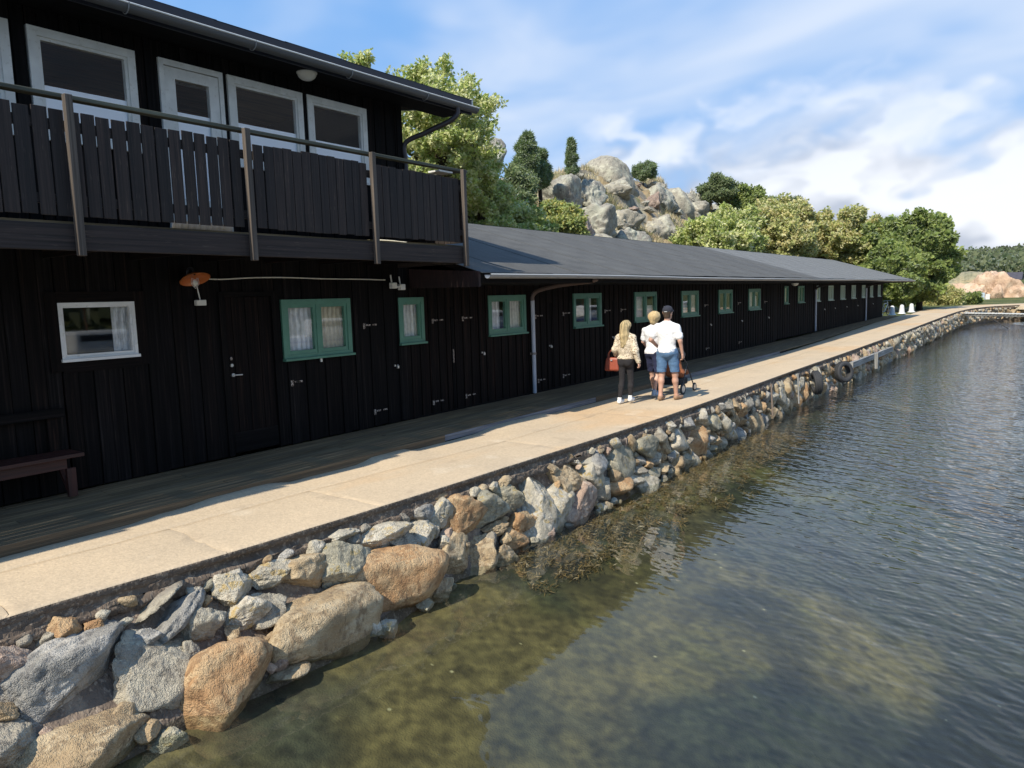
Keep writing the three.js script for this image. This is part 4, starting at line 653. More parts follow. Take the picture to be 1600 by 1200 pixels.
const hillMap = tex(1024, 1024, (u, v) => {
  const a = tf(u, v, 6, 6, 3, 5), g = tf(u, v, 130, 130, 8, 2), dry = step(0.52, 0.60, tf(u, v, 9, 13, 13, 5)), gr = step(0.60, 0.68, tf(u, v, 8, 8, 33, 4)), l = step(0.5, 0.7, tf(u, v, 24, 24, 18, 4));
  let c = mix3([0.60, 0.57, 0.51], [0.47, 0.45, 0.41], a); c = mix3(c, [0.66, 0.65, 0.56], l * 0.5); c = mix3(c, [0.70, 0.60, 0.43], dry * 0.75); c = mix3(c, [0.44, 0.43, 0.22], gr * 0.6); return mul3(c, 0.82 + 0.34 * g);
}, true, [1 / 14, 1 / 14]);
const hillMat = std({ color: lin(0.98, 0.98, 0.98), map: hillMap, bumpMap: rockBump, bumpScale: 0.12, roughness: 0.95 });
{
  const nx = 170, nz = 560;
  struct('hill', sheet(nz, nx, (i, j) => { const z = (i < 60 ? lerp(14, -22, i / 60) : i < 500 ? lerp(-22, -88, (i - 60) / 440) : lerp(-88, -150, (i - 500) / 60)), x = lerp(-15.6, -48, Math.pow(j / nx, 1.15)); return [x, hillY(x, z), z, x, z]; }), hillMat);
}
const HR = [rockMat([0.60, 0.58, 0.53], [0.44, 0.42, 0.39], [0.72, 0.71, 0.64], 143, 0, [1, 0.98, 0.93]), rockMat([0.58, 0.56, 0.52], [0.40, 0.39, 0.37], [0.68, 0.68, 0.62], 163, 0, [0.98, 0.97, 0.94]), rockMat([0.60, 0.53, 0.48], [0.42, 0.36, 0.33], [0.70, 0.64, 0.58], 183, 0, [0.9, 0.88, 0.86])];
for (const m of HR) { m.map.repeat.set(0.35, 0.35); m.bumpMap = rockBump.clone(); m.bumpMap.repeat.set(0.4, 0.4); m.bumpScale = 0.12; }
const BOULDERS = [[-27.0,11.3,-50.64,3.1,1.95,"r"],[-24.4,8.74,-39.34,2.26,1.72,"a"],[-25.79,10.03,-48.17,2.2,1.19,"a"],[-24.69,8.96,-43.05,1.88,1.92,"a"],[-24.86,9.02,-46.7,1.33,0.98,"a"],[-25.5,10.01,-55.22,2.62,1.72,"r"],[-25.85,10.19,-59.75,2.42,1.94,"r"],[-25.06,9.46,-52.92,1.17,1.17,"a"],[-22.46,6.37,-37.47,2.15,2.07,"a"],[-22.7,6.63,-40.46,2.51,2.35,"a"],[-23.25,7.2,-44.96,2.55,1.53,"a"],[-22.13,5.84,-43.57,2.3,1.48,"r"],[-23.32,7.33,-49.95,2.21,1.66,"a"],[-22.18,5.86,-47.18,1.74,1.31,"a"],[-23.32,7.43,-36.53,1.03,1.1,"a"],[-23.45,7.5,-35.22,1.07,0.93,"a"],[-25.04,9.32,-61.22,2.4,1.74,"a"],[-26.35,10.02,-71.08,1.98,1.49,"r"],[-24.15,8.48,-54.83,1.19,0.89,"a"],[-27.0,10.89,-65.86,1.52,1.05,"r"],[-25.2,9.48,-49.19,1.11,0.74,"a"],[-24.74,8.99,-49.58,1.3,0.65,"a"],[-22.91,6.81,-50.02,1.38,0.92,"a"],[-26.59,10.88,-35.5,1.04,1.49,"a"],[-21.79,5.49,-39.03,2.27,0.76,"r"],[-23.4,7.56,-55.68,1.3,0.8,"a"],[-23.08,6.85,-32.74,1.36,0.88,"a"]];
const BLABEL = ['big rounded dome boulder crowning the hill', 'large split boulder left of the summit boulder, below the juniper', 'flat boulder with dark overhang just below the summit boulder', 'sloping grey slab between the split boulder and the overhanging one', 'small block under the dark overhang of the flat boulder', 'broad smooth hump of rock right of the low dark bush', 'rounded rock hump at the right shoulder of the hill', 'pinkish upright block left of the broad smooth hump', 'brownish block with dark right side near the roof ridge', 'tall grey slab right beside the brownish block', 'wide grey ledge boulder in the middle of the slope', 'smooth rock bulge just above the roof ridge', 'grey sloping boulder right of the wide ledge boulder', 'dark low boulder beside the whitish tree at the roof ridge', 'upright grey rock between the yellow-green bush and the split boulder', 'grey rock just left of the upright rock above the yellow-green bush', 'dark wedge boulder on the right shoulder of the hill', 'pale round rock among the bushes right of the hill', 'small boulder in dry grass below the right shoulder hump', 'low pale rock behind the dark wedge boulder', 'small flat rock right of the block under the overhang', 'long low rock left of the pinkish upright block', 'small boulder above the whitish tree, right of the dark low boulder', 'pointed rock beside the conifers', 'low flat rock directly over the roof ridge', 'small rock just above the crown of the whitish green tree', 'rock partly hidden behind the mixed green shrub'];
const BSHAPE = [rockGeo(611, 10, { cuts: 6, sharp: 8, noise: 0.05, lo: 0.7, hi: 0.95 }), rockGeo(612, 12, { cuts: 12, sharp: 18, noise: 0.1, lo: 0.5, hi: 0.85 }), ...[0, 1, 2, 3, 4].map((k) => rockGeo(620 + k, 12, { cuts: 15, sharp: 60, noise: 0.11, lo: 0.42, hi: 0.72 }))];
BOULDERS.forEach(([x, y, z, w, h, k], i) => {
  if ([4, 13, 14, 15, 18, 20, 21, 22, 25, 26].includes(i)) return;
  const g = finishRock(BSHAPE[k === 'r' ? i % 2 : 2 + (i % 5)], w * 1.35, h * 1.6, w * 1.45, i);
  g.rotateY(rad(36 + ((i * 37) % 50) - 25)); g.rotateZ(rad(((i * 53) % 30) - 15)); g.translate(x - w * 0.15, y - h * (i ? 0.42 : 0.2), z);
  solo('boulder', g, HR[i === 8 || i === 7 ? 2 : i % 2], BLABEL[i], 'boulder', 'boulders on the hill');
});
{ // loose smaller rocks on the ledges
  const R = rng(909), l = [[], [], []];
  for (let i = 0; i < 160; i++) { const x = lerp(-18.5, -27.5, R()), z = lerp(-30, -74, R()), w = 0.3 + R() * R() * 1.1, g = finishRock(BSHAPE[2 + (i % 5)], w * 1.2, w * (0.6 + R() * 0.5), w * 1.3, i); g.rotateY(R() * 6.28); g.rotateZ((R() - 0.5) * 0.7); g.translate(x, hillY(x, z) + w * 0.08, z); l[i % 3].push(g); }
  const rocks = new THREE.Group(); rocks.name = 'loose_rocks'; scene.add(rocks); tag(rocks, 'loose rocks scattered over the ledges of the hill', 'rocks', null, 'stuff'); l.forEach((q, i) => { part('rock_scatter', q, HR[i], rocks).userData.kind = 'stuff'; });
}
// dry grass between the rocks
{
  const blade = new THREE.BufferGeometry(); const pos = [], idx = [], R = rng(55);
  for (let k = 0; k < 9; k++) { const a = R() * 6.28, l = 0.7 + R() * 0.5, b = 0.35 + R() * 0.5, n = pos.length / 3, ox = (R() - 0.5) * 0.5, oz = (R() - 0.5) * 0.5; pos.push(ox - 0.03 * Math.sin(a), 0, oz + 0.03 * Math.cos(a), ox + 0.03 * Math.sin(a), 0, oz - 0.03 * Math.cos(a), ox + Math.cos(a) * b, l, oz + Math.sin(a) * b); idx.push(n, n + 1, n + 2); }
  blade.setAttribute('position', new THREE.Float32BufferAttribute(pos, 3)); blade.setIndex(idx); blade.computeVertexNormals();
  const n = 9000, im = new THREE.InstancedMesh(blade, std({ color: 0xffffff, roughness: 1 }), n), M = new THREE.Matrix4(), Q = new THREE.Quaternion(), V = new THREE.Vector3(), S = new THREE.Vector3(), c = new THREE.Color(); let k = 0, g2 = 0;
  while (k < n && g2++ < 200000) {
    const x = lerp(-17.5, -30, R()), z = lerp(-24, -82, R()); if (fbm(x * 0.5, z * 0.5, 3.7, 3) < 0.52) continue;
    V.set(x, hillY(x, z) - 0.05, z); Q.setFromAxisAngle(new THREE.Vector3(0, 1, 0), R() * 6.28); const s = 0.25 + R() * 0.35; S.set(s, s * 0.8, s); im.setMatrixAt(k, M.compose(V, Q, S));
    const t = R(); c.setRGB(lerp(0.50, 0.62, t), lerp(0.43, 0.52, t), lerp(0.27, 0.33, t)); if (R() < 0.18) c.setRGB(0.22, 0.24, 0.09); im.setColorAt(k++, c);
  }
  im.count = k; im.name = 'dry_grass'; tag(im, 'dry straw-coloured grass between the rocks of the hill', 'grass', null, 'stuff'); scene.add(im);
}

// ---------------------------------------------------------------- trees and shrubs
function sprig(seed, n, len, wid, spread) {
  const R = rng(seed), pos = [], nor = [], idx = [];
  for (let k = 0; k < n; k++) {
    const a = R() * 6.283, up = R() * 1.5 - 0.6, d = new THREE.Vector3(Math.cos(a), up, Math.sin(a)).normalize(), s = new THREE.Vector3(R() - 0.5, R() - 0.5, R() - 0.5).cross(d).normalize(), o = new THREE.Vector3(R() - 0.5, R() - 0.5, R() - 0.5).multiplyScalar(spread), L = len * (0.75 + R() * 0.5), W = wid * (0.8 + R() * 0.4), q = pos.length / 3, nn = s.clone().cross(d).normalize();
    const m = o.clone().addScaledVector(d, L * 0.48).addScaledVector(nn, L * 0.07), e = o.clone().addScaledVector(d, L);
    for (const v of [o, m.clone().addScaledVector(s, W), e, m.clone().addScaledVector(s, -W)]) { pos.push(v.x, v.y, v.z); nor.push(nn.x, nn.y, nn.z); }
    idx.push(q, q + 1, q + 2, q, q + 2, q + 3);
  }
  const g = new THREE.BufferGeometry(); g.setAttribute('position', new THREE.Float32BufferAttribute(pos, 3)); g.setAttribute('normal', new THREE.Float32BufferAttribute(nor, 3)); g.setIndex(idx); return g;
}
const leafMat = new THREE.MeshPhysicalMaterial({ color: 0xffffff, roughness: 0.85, transmission: 0.5, thickness: 0, side: THREE.DoubleSide });
const bark = std({ color: lin(0.16, 0.13, 0.10), map: mortarMap, roughness: 0.95 }), barkPale = std({ color: lin(0.32, 0.29, 0.24), map: mortarMap, roughness: 0.95 });
const SPRIG = { broad: sprig(1, 7, 0.16, 0.05, 0.16), maple: sprig(2, 7, 0.20, 0.085, 0.2), fine: sprig(3, 9, 0.12, 0.028, 0.16), needle: sprig(4, 12, 0.17, 0.014, 0.12), pale: sprig(5, 7, 0.17, 0.055, 0.18) };
const PAL = {
  pale: [[0.35, 0.41, 0.095], [0.45, 0.49, 0.15], [0.56, 0.56, 0.25], [0.28, 0.35, 0.08], [0.62, 0.62, 0.36]], olive: [[0.37, 0.39, 0.12], [0.46, 0.46, 0.17], [0.53, 0.47, 0.20], [0.32, 0.35, 0.10], [0.58, 0.55, 0.29]],
  green: [[0.17, 0.23, 0.045], [0.21, 0.275, 0.055], [0.28, 0.33, 0.075], [0.13, 0.18, 0.04]], juniper: [[0.12, 0.19, 0.06], [0.16, 0.23, 0.075], [0.20, 0.27, 0.09]], yellow: [[0.36, 0.38, 0.09], [0.26, 0.32, 0.09], [0.46, 0.43, 0.12]], dark: [[0.15, 0.20, 0.07], [0.20, 0.25, 0.09], [0.12, 0.16, 0.055]],
};
function tree(name, label, { at, top, rx, ry, rz = rx, cy, leaf = SPRIG.broad, pal = PAL.green, n = 9000, clumps = 34, cr = 0.3, seed = 1, scale = 1, wind = 0, cone = 0, group, bk = bark, category = 'tree', lean = [0, 0], open = 0.5, feather = cone ? 0.2 : 0.85 }) {
  const R = rng(seed), t = thing(name, label, category, at, 0, group), trunkR = 0.035 * top * (category === 'tree' ? 1 : 0.5);
  const C = []; let guard = 0;
  while (C.length < clumps && guard++ < 9000) {
    const v = new THREE.Vector3(R() * 2 - 1, R() * 2 - 1, R() * 2 - 1), l = v.length(); if (l > 1 || l < open * R()) continue;
    if (cone) { const w = 1 - cone * (v.y * 0.5 + 0.5); v.x *= w; v.z *= w; }
    const r = cr * (0.65 + 0.7 * R()) * (cone ? 1 - 0.6 * (v.y * 0.5 + 0.5) : 1);
    C.push([v.x * rx + lean[0] * (v.y + 1), cy + v.y * ry, v.z * rz + lean[1] * (v.y + 1), r * Math.min(rx, ry, rz) * 1.15, R()]);
  }
  const wood_ = [];
  const limb = (a, b, r0, r1) => { const m = [(a[0] + b[0]) / 2 + (R() - 0.5) * 0.25, (a[1] * 0.45 + b[1] * 0.55) + 0.1, (a[2] + b[2]) / 2 + (R() - 0.5) * 0.25]; const c = new THREE.CatmullRomCurve3([a, m, b].map((p) => new THREE.Vector3(...p))), g = new THREE.TubeGeometry(c, 8, 1, 6), p = g.attributes.position; for (let i = 0; i <= 8; i++) { const q = c.getPointAt(i / 8), rr = lerp(r0, r1, i / 8); for (let j = 0; j <= 6; j++) { const k = i * 7 + j; p.setXYZ(k, q.x + (p.getX(k) - q.x) * rr, q.y + (p.getY(k) - q.y) * rr, q.z + (p.getZ(k) - q.z) * rr); } } return g; };
  const fork = [lean[0] * 0.4, Math.max(0.25 * top, cy - ry * 0.75), lean[1] * 0.4];
  part('trunk', limb([0, -0.5, 0], fork, trunkR, trunkR * 0.7), bk, t);
  C.slice(0, Math.min(C.length, 18)).forEach((c, i) => wood_.push(limb(i % 3 ? [fork[0], lerp(fork[1], c[1], 0.25 * R()), fork[2]] : fork, [c[0], c[1], c[2]], trunkR * 0.42, 0.012)));
  part('limbs', wood_, bk, t);
  const im = new THREE.InstancedMesh(leaf, leafMat, n), M = new THREE.Matrix4(), Q = new THREE.Quaternion(), E = new THREE.Euler(), V = new THREE.Vector3(), S = new THREE.Vector3(), col = new THREE.Color();
  for (let i = 0; i < n; i++) {
    const c = C[Math.floor(R() * C.length)], z = R() * 2 - 1, a = R() * 6.283, q = Math.sqrt(1 - z * z), r = c[3] * Math.pow(R(), 0.45);
    V.set(c[0] + q * Math.cos(a) * r, c[1] + z * r * 0.8, c[2] + q * Math.sin(a) * r); { const ol = Math.hypot(c[0], c[1] - cy, c[2]) + 0.3, st = (R() * 2 - 1) * c[3] * feather; V.x += (c[0] / ol) * st; V.y += ((c[1] - cy) / ol + 0.35) * st; V.z += (c[2] / ol) * st; }
    E.set((R() - 0.5) * 2.4, R() * 6.283, (R() - 0.5) * 2.4 - wind); Q.setFromEuler(E); const s = scale * (0.7 + R() * 0.6); S.set(s, s, s); im.setMatrixAt(i, M.compose(V, Q, S));
    const p = pal[Math.floor((R() * 0.75 + c[4] * 0.25) * pal.length * 0.999)], b = 0.95 + R() * 0.4; col.setRGB(p[0] * b, p[1] * b, p[2] * b); im.setColorAt(i, col);
  }
  im.name = 'crown'; im.userData.kind = 'stuff'; im.castShadow = im.receiveShadow = true; t.add(im);
  return t;
}
const gy = (x, z) => hillY(x, z) - 0.1;
const T = (name, label, x, y, z, w, h, o) => { const b = o.base ?? Math.max(0.1, hillBase(x, z) - 0.3), cy = y - b, f = 0.87; tree(name, label, { at: [x, b, z], top: cy + h / 2, rx: f * w / 2, ry: f * h / 2, rz: f * w / 2, cy, ...o }); };
T('broadleaf_tree', 'tall wind-blown pale green tree rising behind the upper storey', -18.0, 7.9, -20.7, 5.0, 5.6, { leaf: SPRIG.pale, pal: PAL.pale, n: 7000, clumps: 190, cr: 0.13, seed: 11, scale: 0.8, wind: 0.5, open: 0.6, bk: barkPale });
T('broadleaf_tree', 'lower pale green tree beside the balcony end, right of the tallest tree', -18.3, 5.6, -23.2, 3.0, 5.2, { leaf: SPRIG.pale, pal: PAL.pale, n: 5200, clumps: 120, cr: 0.15, seed: 12, scale: 0.8, wind: 0.4, bk: barkPale });
T('broadleaf_tree', 'sparse treetop showing just over the upper storey roof', -20, 9.3, -18.6, 3.0, 2.6, { leaf: SPRIG.pale, pal: PAL.pale, n: 2000, clumps: 34, cr: 0.2, seed: 13, scale: 0.85, wind: 0.4, bk: barkPale });
T('conifer_tree', 'dark green pointed conifers left of the rocky summit', -24, 9.6, -34.6, 2.0, 3.6, { leaf: SPRIG.needle, pal: PAL.juniper, n: 7000, clumps: 40, cr: 0.34, seed: 14, cone: 0.72, scale: 1.3 });
T('conifer_tree', 'dark conifer growing against the two pointed ones on the hill', -24.2, 9.3, -36.2, 1.9, 2.6, { leaf: SPRIG.needle, pal: PAL.juniper, n: 5000, clumps: 30, cr: 0.34, seed: 15, cone: 0.6, scale: 1.3 });
T('juniper', 'slender juniper spire left of the summit boulder', -25, 10.75, -41.1, 0.95, 2.5, { leaf: SPRIG.needle, pal: PAL.juniper, n: 3600, clumps: 30, cr: 0.5, seed: 16, cone: 0.8, scale: 1.1 });
T('shrub', 'dark leafy shrub between the pale trees and the conifers', -20, 6.7, -28.0, 2.1, 2.4, { leaf: SPRIG.fine, pal: PAL.dark, n: 6500, clumps: 30, cr: 0.34, seed: 17, category: 'shrub', scale: 1.2 });
T('shrub', 'yellow-green bush just behind the roof ridge in front of the rocks', -17.5, 5.2, -27.4, 2.5, 2.2, { leaf: SPRIG.pale, pal: PAL.yellow, n: 6500, clumps: 30, cr: 0.32, seed: 19, category: 'shrub', scale: 0.9 });
T('shrub', 'leafy bush at the roof ridge beside the balcony end', -17.6, 4.6, -24.9, 2.2, 2.2, { leaf: SPRIG.pale, pal: PAL.pale, n: 5000, clumps: 26, cr: 0.34, seed: 20, category: 'shrub' });
T('shrub', 'low round dark bush right of the summit boulder', -27, 11.9, -55.5, 1.9, 1.3, { leaf: SPRIG.needle, pal: PAL.juniper, n: 3600, clumps: 24, cr: 0.4, seed: 21, category: 'shrub', scale: 1.2 });
T('shrub', 'dark green bush with bare twigs on the right shoulder of the hill', -25, 11.3, -66.8, 3.7, 2.7, { leaf: SPRIG.fine, pal: PAL.dark, n: 6500, clumps: 34, cr: 0.3, seed: 22, category: 'shrub', scale: 1.5 });
T('shrub', 'green bush below the twiggy bush on the hill', -23, 10.0, -68.3, 3.0, 3.2, { leaf: SPRIG.pale, pal: PAL.green, n: 5500, clumps: 30, cr: 0.3, seed: 23, category: 'shrub', scale: 1.4 });
T('conifer_tree', 'rounded dark pine above the olive trees, nearer of two', -24, 10.4, -78.2, 2.4, 2.6, { leaf: SPRIG.needle, pal: PAL.juniper, n: 5000, clumps: 30, cr: 0.36, seed: 24, scale: 2.0, cone: 0.3 });
T('conifer_tree', 'rounded dark pine above the olive trees, farther of two', -24, 10.7, -87.2, 3.2, 3.6, { leaf: SPRIG.needle, pal: PAL.dark, n: 6000, clumps: 34, cr: 0.36, seed: 25, scale: 2.2, cone: 0.35 });
T('broadleaf_tree', 'pale whitish green tree over the roof below the hill shoulder', -17, 4.75, -44.6, 5.6, 3.9, { leaf: SPRIG.pale, pal: PAL.pale, n: 7500, clumps: 130, cr: 0.17, seed: 26, scale: 1.15, bk: barkPale });
T('broadleaf_tree', 'pale green tree next behind the whitish one over the roof', -18.4, 6.0, -52, 4.4, 4.4, { leaf: SPRIG.pale, pal: PAL.pale, n: 9000, clumps: 90, cr: 0.18, seed: 36, scale: 1.3, bk: barkPale });
T('broadleaf_tree', 'olive green tree over the paler roof', -17, 5.7, -57.3, 5.6, 5.4, { leaf: SPRIG.pale, pal: PAL.olive, n: 6800, clumps: 120, cr: 0.16, seed: 27, scale: 1.35, bk: barkPale });
T('broadleaf_tree', 'broad brownish olive tree over the far roof', -15.5, 6.0, -70.3, 7.6, 6.8, { leaf: SPRIG.pale, pal: PAL.olive, n: 8400, clumps: 150, cr: 0.14, seed: 28, scale: 1.5, base: 0.3, bk: barkPale });
T('broadleaf_tree', 'olive tree filling the gap behind the far roof', -18.5, 7.2, -64, 5.5, 5.2, { leaf: SPRIG.pale, pal: PAL.olive, n: 9000, clumps: 100, cr: 0.17, seed: 37, scale: 1.45, bk: barkPale });
T('broadleaf_tree', 'bright green tree between the olive tree and the maple', -12.05, 4.6, -70, 5.0, 6.6, { leaf: SPRIG.maple, pal: PAL.green, n: 9000, clumps: 80, cr: 0.18, seed: 29, scale: 1.3, base: 0.3 });
T('maple_tree', 'dark green maple at the far end of the boathouse row', -8.6, 4.2, -66, 5.2, 7.4, { leaf: SPRIG.maple, pal: PAL.green, n: 15000, clumps: 110, cr: 0.17, seed: 30, scale: 1.2, base: 0.3, open: 0.75 });
T('maple_tree', 'lower maple growing against the far end wall', -10.0, 2.9, -62, 4.2, 4.8, { leaf: SPRIG.maple, pal: PAL.green, n: 11000, clumps: 84, cr: 0.19, seed: 31, scale: 1.15, base: 0.3, open: 0.7 });
T('shrub', 'grassy green shrubs at the foot of the pink rock', -8.4, 0.9, -80, 3.6, 1.9, { leaf: SPRIG.fine, pal: PAL.olive, n: 6000, clumps: 30, cr: 0.4, seed: 32, scale: 1.6, base: 0.2, category: 'shrub' });
T('shrub', 'low green shrub between the maple and the pink rock', -6.6, 0.7, -82, 2.6, 1.2, { leaf: SPRIG.fine, pal: PAL.green, n: 4000, clumps: 22, cr: 0.4, seed: 33, scale: 1.6, base: 0.2, category: 'shrub' });

// ---------------------------------------------------------------- the far shore: pink granite knoll, a house, wooded hill
{
  const pink = rockMat([0.76, 0.64, 0.53], [0.60, 0.49, 0.41], [0.82, 0.73, 0.63], 203, 0, [1, 1, 1]), lich = rockMat([0.58, 0.58, 0.49], [0.45, 0.46, 0.38], [0.70, 0.66, 0.55], 223); for (const m of [pink, lich]) { m.map.repeat.set(0.25, 0.25); m.bumpMap = rockBump.clone(); m.bumpMap.repeat.set(0.3, 0.3); m.bumpScale = 0.2; }
  const k = thing('granite_knoll', 'large pink granite knoll beyond the end of the quay', 'rock', [-7.3, 0.15, -97]);
  const put = (seed, sx, sy, sz, x, y, z, ry, m, o) => { const g = finishRock(rockGeo(seed, 14, o), sx, sy, sz, seed); g.rotateY(rad(ry)); g.translate(x, y, z); part('rock_face', g, m, k); };
  put(701, 6.4, 6.2, 6, 2.0, 0.3, 0, 20, pink, { cuts: 14, sharp: 22, noise: 0.11, lo: 0.55, hi: 0.85 });
  put(702, 6.4, 4.6, 6, -1.6, 0.2, 0.5, -10, pink, { cuts: 14, sharp: 26, noise: 0.11, lo: 0.55, hi: 0.85 });
  put(703, 7.4, 3.4, 6, -0.3, 1.75, -1.2, 5, lich, { cuts: 6, sharp: 8, noise: 0.05, lo: 0.7, hi: 0.95 });
  put(704, 4.4, 2.2, 4, -4.0, 0.6, -1, 40, pink, { cuts: 9, sharp: 20, noise: 0.06, lo: 0.6, hi: 0.9 });
  put(705, 1.3, 1.9, 1.4, 2.2, 1.0, 2.6, 10, pink, { cuts: 9, sharp: 26, noise: 0.05, lo: 0.5, hi: 0.85 });
  const h = thing('far_house', 'dark low house roof showing over the pink rock', 'building', [-9.6, 0.5, -128]);
  part('wall', bx(-3.6, 5.4, -0.8, 2.3, -3, 3), tarMats[0], h);
  const g = new THREE.BufferGeometry(); { const a = [-4, 2.2, 3.6], b = [0.2, 3.5, 3.6], c = [4.4, 2.2, 3.6]; const sh = new THREE.Shape([new THREE.Vector2(-3.4, 2.1), new THREE.Vector2(-0.9, 3.0), new THREE.Vector2(1.6, 2.1), new THREE.Vector2(1.6, 1.9), new THREE.Vector2(-0.9, 2.8), new THREE.Vector2(-3.4, 1.9)]); part('gable_roof', new THREE.ExtrudeGeometry(sh, { depth: 7, bevelEnabled: false }).translate(0, 0, -3.5), felt(0.05, 0.045, 0.06), h); }
  part('long_roof', new THREE.ExtrudeGeometry(new THREE.Shape([new THREE.Vector2(-3.6, 2.2), new THREE.Vector2(0, 3.2), new THREE.Vector2(3.6, 2.2), new THREE.Vector2(3.6, 2.1), new THREE.Vector2(-3.6, 2.1)]), { depth: 5, bevelEnabled: false }).rotateY(Math.PI / 2).translate(0.8, 0, 0), felt(0.12, 0.11, 0.13), h);
  // wooded ridge far off
  const ry = (x, z) => ip([[-420, 14], [-330, 10.2], [-270, 7], [-220, 3.2], [-190, 1.8]], z) * (0.85 + 0.3 * fbm(x * 0.02, z * 0.02, 3, 3)) + 0.9 * step(-35, 0, x);
  struct('wooded_ridge', sheet(40, 50, (i, j) => { const z = lerp(-185, -430, i / 40), x = lerp(-160, 110, j / 50); return [x, ry(x, z) + (i === 0 ? -1.5 : 0), z, x, z]; }), grassMat);
  const R = rng(66), clump = sprig(9, 70, 0.7, 0.32, 3.0), n = 7000, im = new THREE.InstancedMesh(clump, leafMat, n), M = new THREE.Matrix4(), Q = new THREE.Quaternion(), V = new THREE.Vector3(), S = new THREE.Vector3(), c = new THREE.Color();
  for (let i = 0; i < n; i++) { const z = -200 - 200 * R(), x = lerp(-90, 40, R()); V.set(x, ry(x, z) + R() * 2, z); Q.setFromEuler(new THREE.Euler(R(), R() * 6, R())); const s = 0.6 + R() * 0.8 + (R() < 0.05 ? 0.5 : 0); S.set(s, s * 1.1, s); im.setMatrixAt(i, M.compose(V, Q, S)); const t = R(), d = R() < 0.25 ? 0.6 : 1; c.setRGB(lerp(0.10, 0.17, t) * d, lerp(0.15, 0.19, t) * d, lerp(0.055, 0.075, t) * d); im.setColorAt(i, c); }
  im.name = 'far_wood'; tag(im, 'bushy woodland covering the far ridge across the bay', 'woodland', null, 'stuff'); scene.add(im);
  const rail = thing('guard_rail', 'pale guard rail along the road beyond the pink rock', 'guard rail', [0, 0, -132]);
  part('beam', bx(-5.0, 6, 1.75, 2.05, -0.05, 0.05), greyTimber, rail); for (let x = -4.5; x < 6; x += 2) part('post', bx(x, x + 0.12, 0.6, 1.75, -0.05, 0.05), greyTimber, rail);
  struct('road_bank', bx(-6, 30, -0.5, 0.95, -140, -134), grassMat);
}

// ---------------------------------------------------------------- across the basin, mirrored in the window panes: moored boats and a wooded shore
{
  struct('opposite_shore', sheet(24, 30, (i, j) => { const x = lerp(30, 120, i / 24), z = lerp(60, -170, j / 30); return [x, i === 0 ? -2 : -1.2 + 0.2 * (x - 30) * (0.7 + 0.6 * fbm(x * 0.05, z * 0.05, 2, 3)), z, x, z]; }), grassMat);
  const R = rng(515), clump = sprig(9, 40, 0.9, 0.42, 3.0), n = 1600, im = new THREE.InstancedMesh(clump, leafMat, n), M = new THREE.Matrix4(), Q = new THREE.Quaternion(), V = new THREE.Vector3(), S = new THREE.Vector3(), c = new THREE.Color();
  for (let i = 0; i < n; i++) { const x = lerp(40, 85, R()), z = lerp(30, -130, R()); V.set(x, -1.2 + 0.2 * (x - 30) * (0.7 + 0.6 * fbm(x * 0.05, z * 0.05, 2, 3)) + R() * 2, z); Q.setFromEuler(new THREE.Euler(R(), R() * 6, R())); const s = 0.8 + R(); S.set(s, s, s); im.setMatrixAt(i, M.compose(V, Q, S)); const t = R(); c.setRGB(lerp(0.09, 0.16, t), lerp(0.13, 0.18, t), 0.06); im.setColorAt(i, c); }
  im.name = 'opposite_wood'; tag(im, 'woodland on the shore across the basin, seen mirrored in the panes', 'woodland', null, 'stuff'); scene.add(im);
  const boat = thing('motor_boat', 'white cabin boat mirrored in the white-framed ground floor window', 'boat', [21, WATER, -17.5], 0, 'boats moored across the basin');
  part('hull', sheet(24, 12, (i, j) => { const t = i / 24, w = 1.15 * Math.pow(Math.sin(Math.PI * (0.5 + 0.5 * (1 - t))) < 0 ? 0 : Math.sqrt(Math.max(0, 1 - t * t * t)), 1), a = (j / 12) * Math.PI; return [-w * Math.cos(a), 0.95 + 0.25 * t - Math.sin(a) * (1.2 + 0.1 * t), 3.4 - 6.8 * t, t, j / 12]; }), whitePaint, boat);
  part('deck', sheet(24, 2, (i, j) => { const t = i / 24, w = 1.15 * Math.sqrt(Math.max(0, 1 - t * t * t)); return [w * (j - 1), 0.9 + 0.25 * t, 3.4 - 6.8 * t, t, j]; }), agedWhite, boat);
  part('cabin', new RoundedBoxGeometry(1.6, 1.1, 2.8, 3, 0.2).translate(0, 1.55, -0.1), whitePaint, boat); part('cabin_window', [bx(-0.82, 0.82, 1.6, 1.9, -1.2, 1.0, null, 0.02)], std({ color: lin(0.03, 0.04, 0.05), roughness: 0.15 }), boat); part('stripe', [bx(-1.19, -1.16, 0.62, 0.74, -0.6, 3.3), bx(1.16, 1.19, 0.62, 0.74, -0.6, 3.3)], std({ color: lin(0.05, 0.1, 0.3), roughness: 0.4 }), boat); part('mast', rod([0, 2.0, 0.3], [0, 5.5, 0.5], 0.04), wood(lin(0.3, 0.12, 0.06)), boat);
  [[22, -33, 0.2, 'second white cabin boat across the basin'], [21.5, -50, -0.15, 'third white cabin boat across the basin'], [22.5, -68, 0.1, 'farthest white cabin boat across the basin'], [20.5, -88, -0.1, 'last white cabin boat by the far corner of the basin']].forEach(([x, z, r, l]) => { const b = boat.clone(); b.name = numbered('motor_boat'); b.position.set(x, WATER, z); b.rotation.y = r; b.userData = { ...boat.userData, label: l }; scene.add(b); });
}
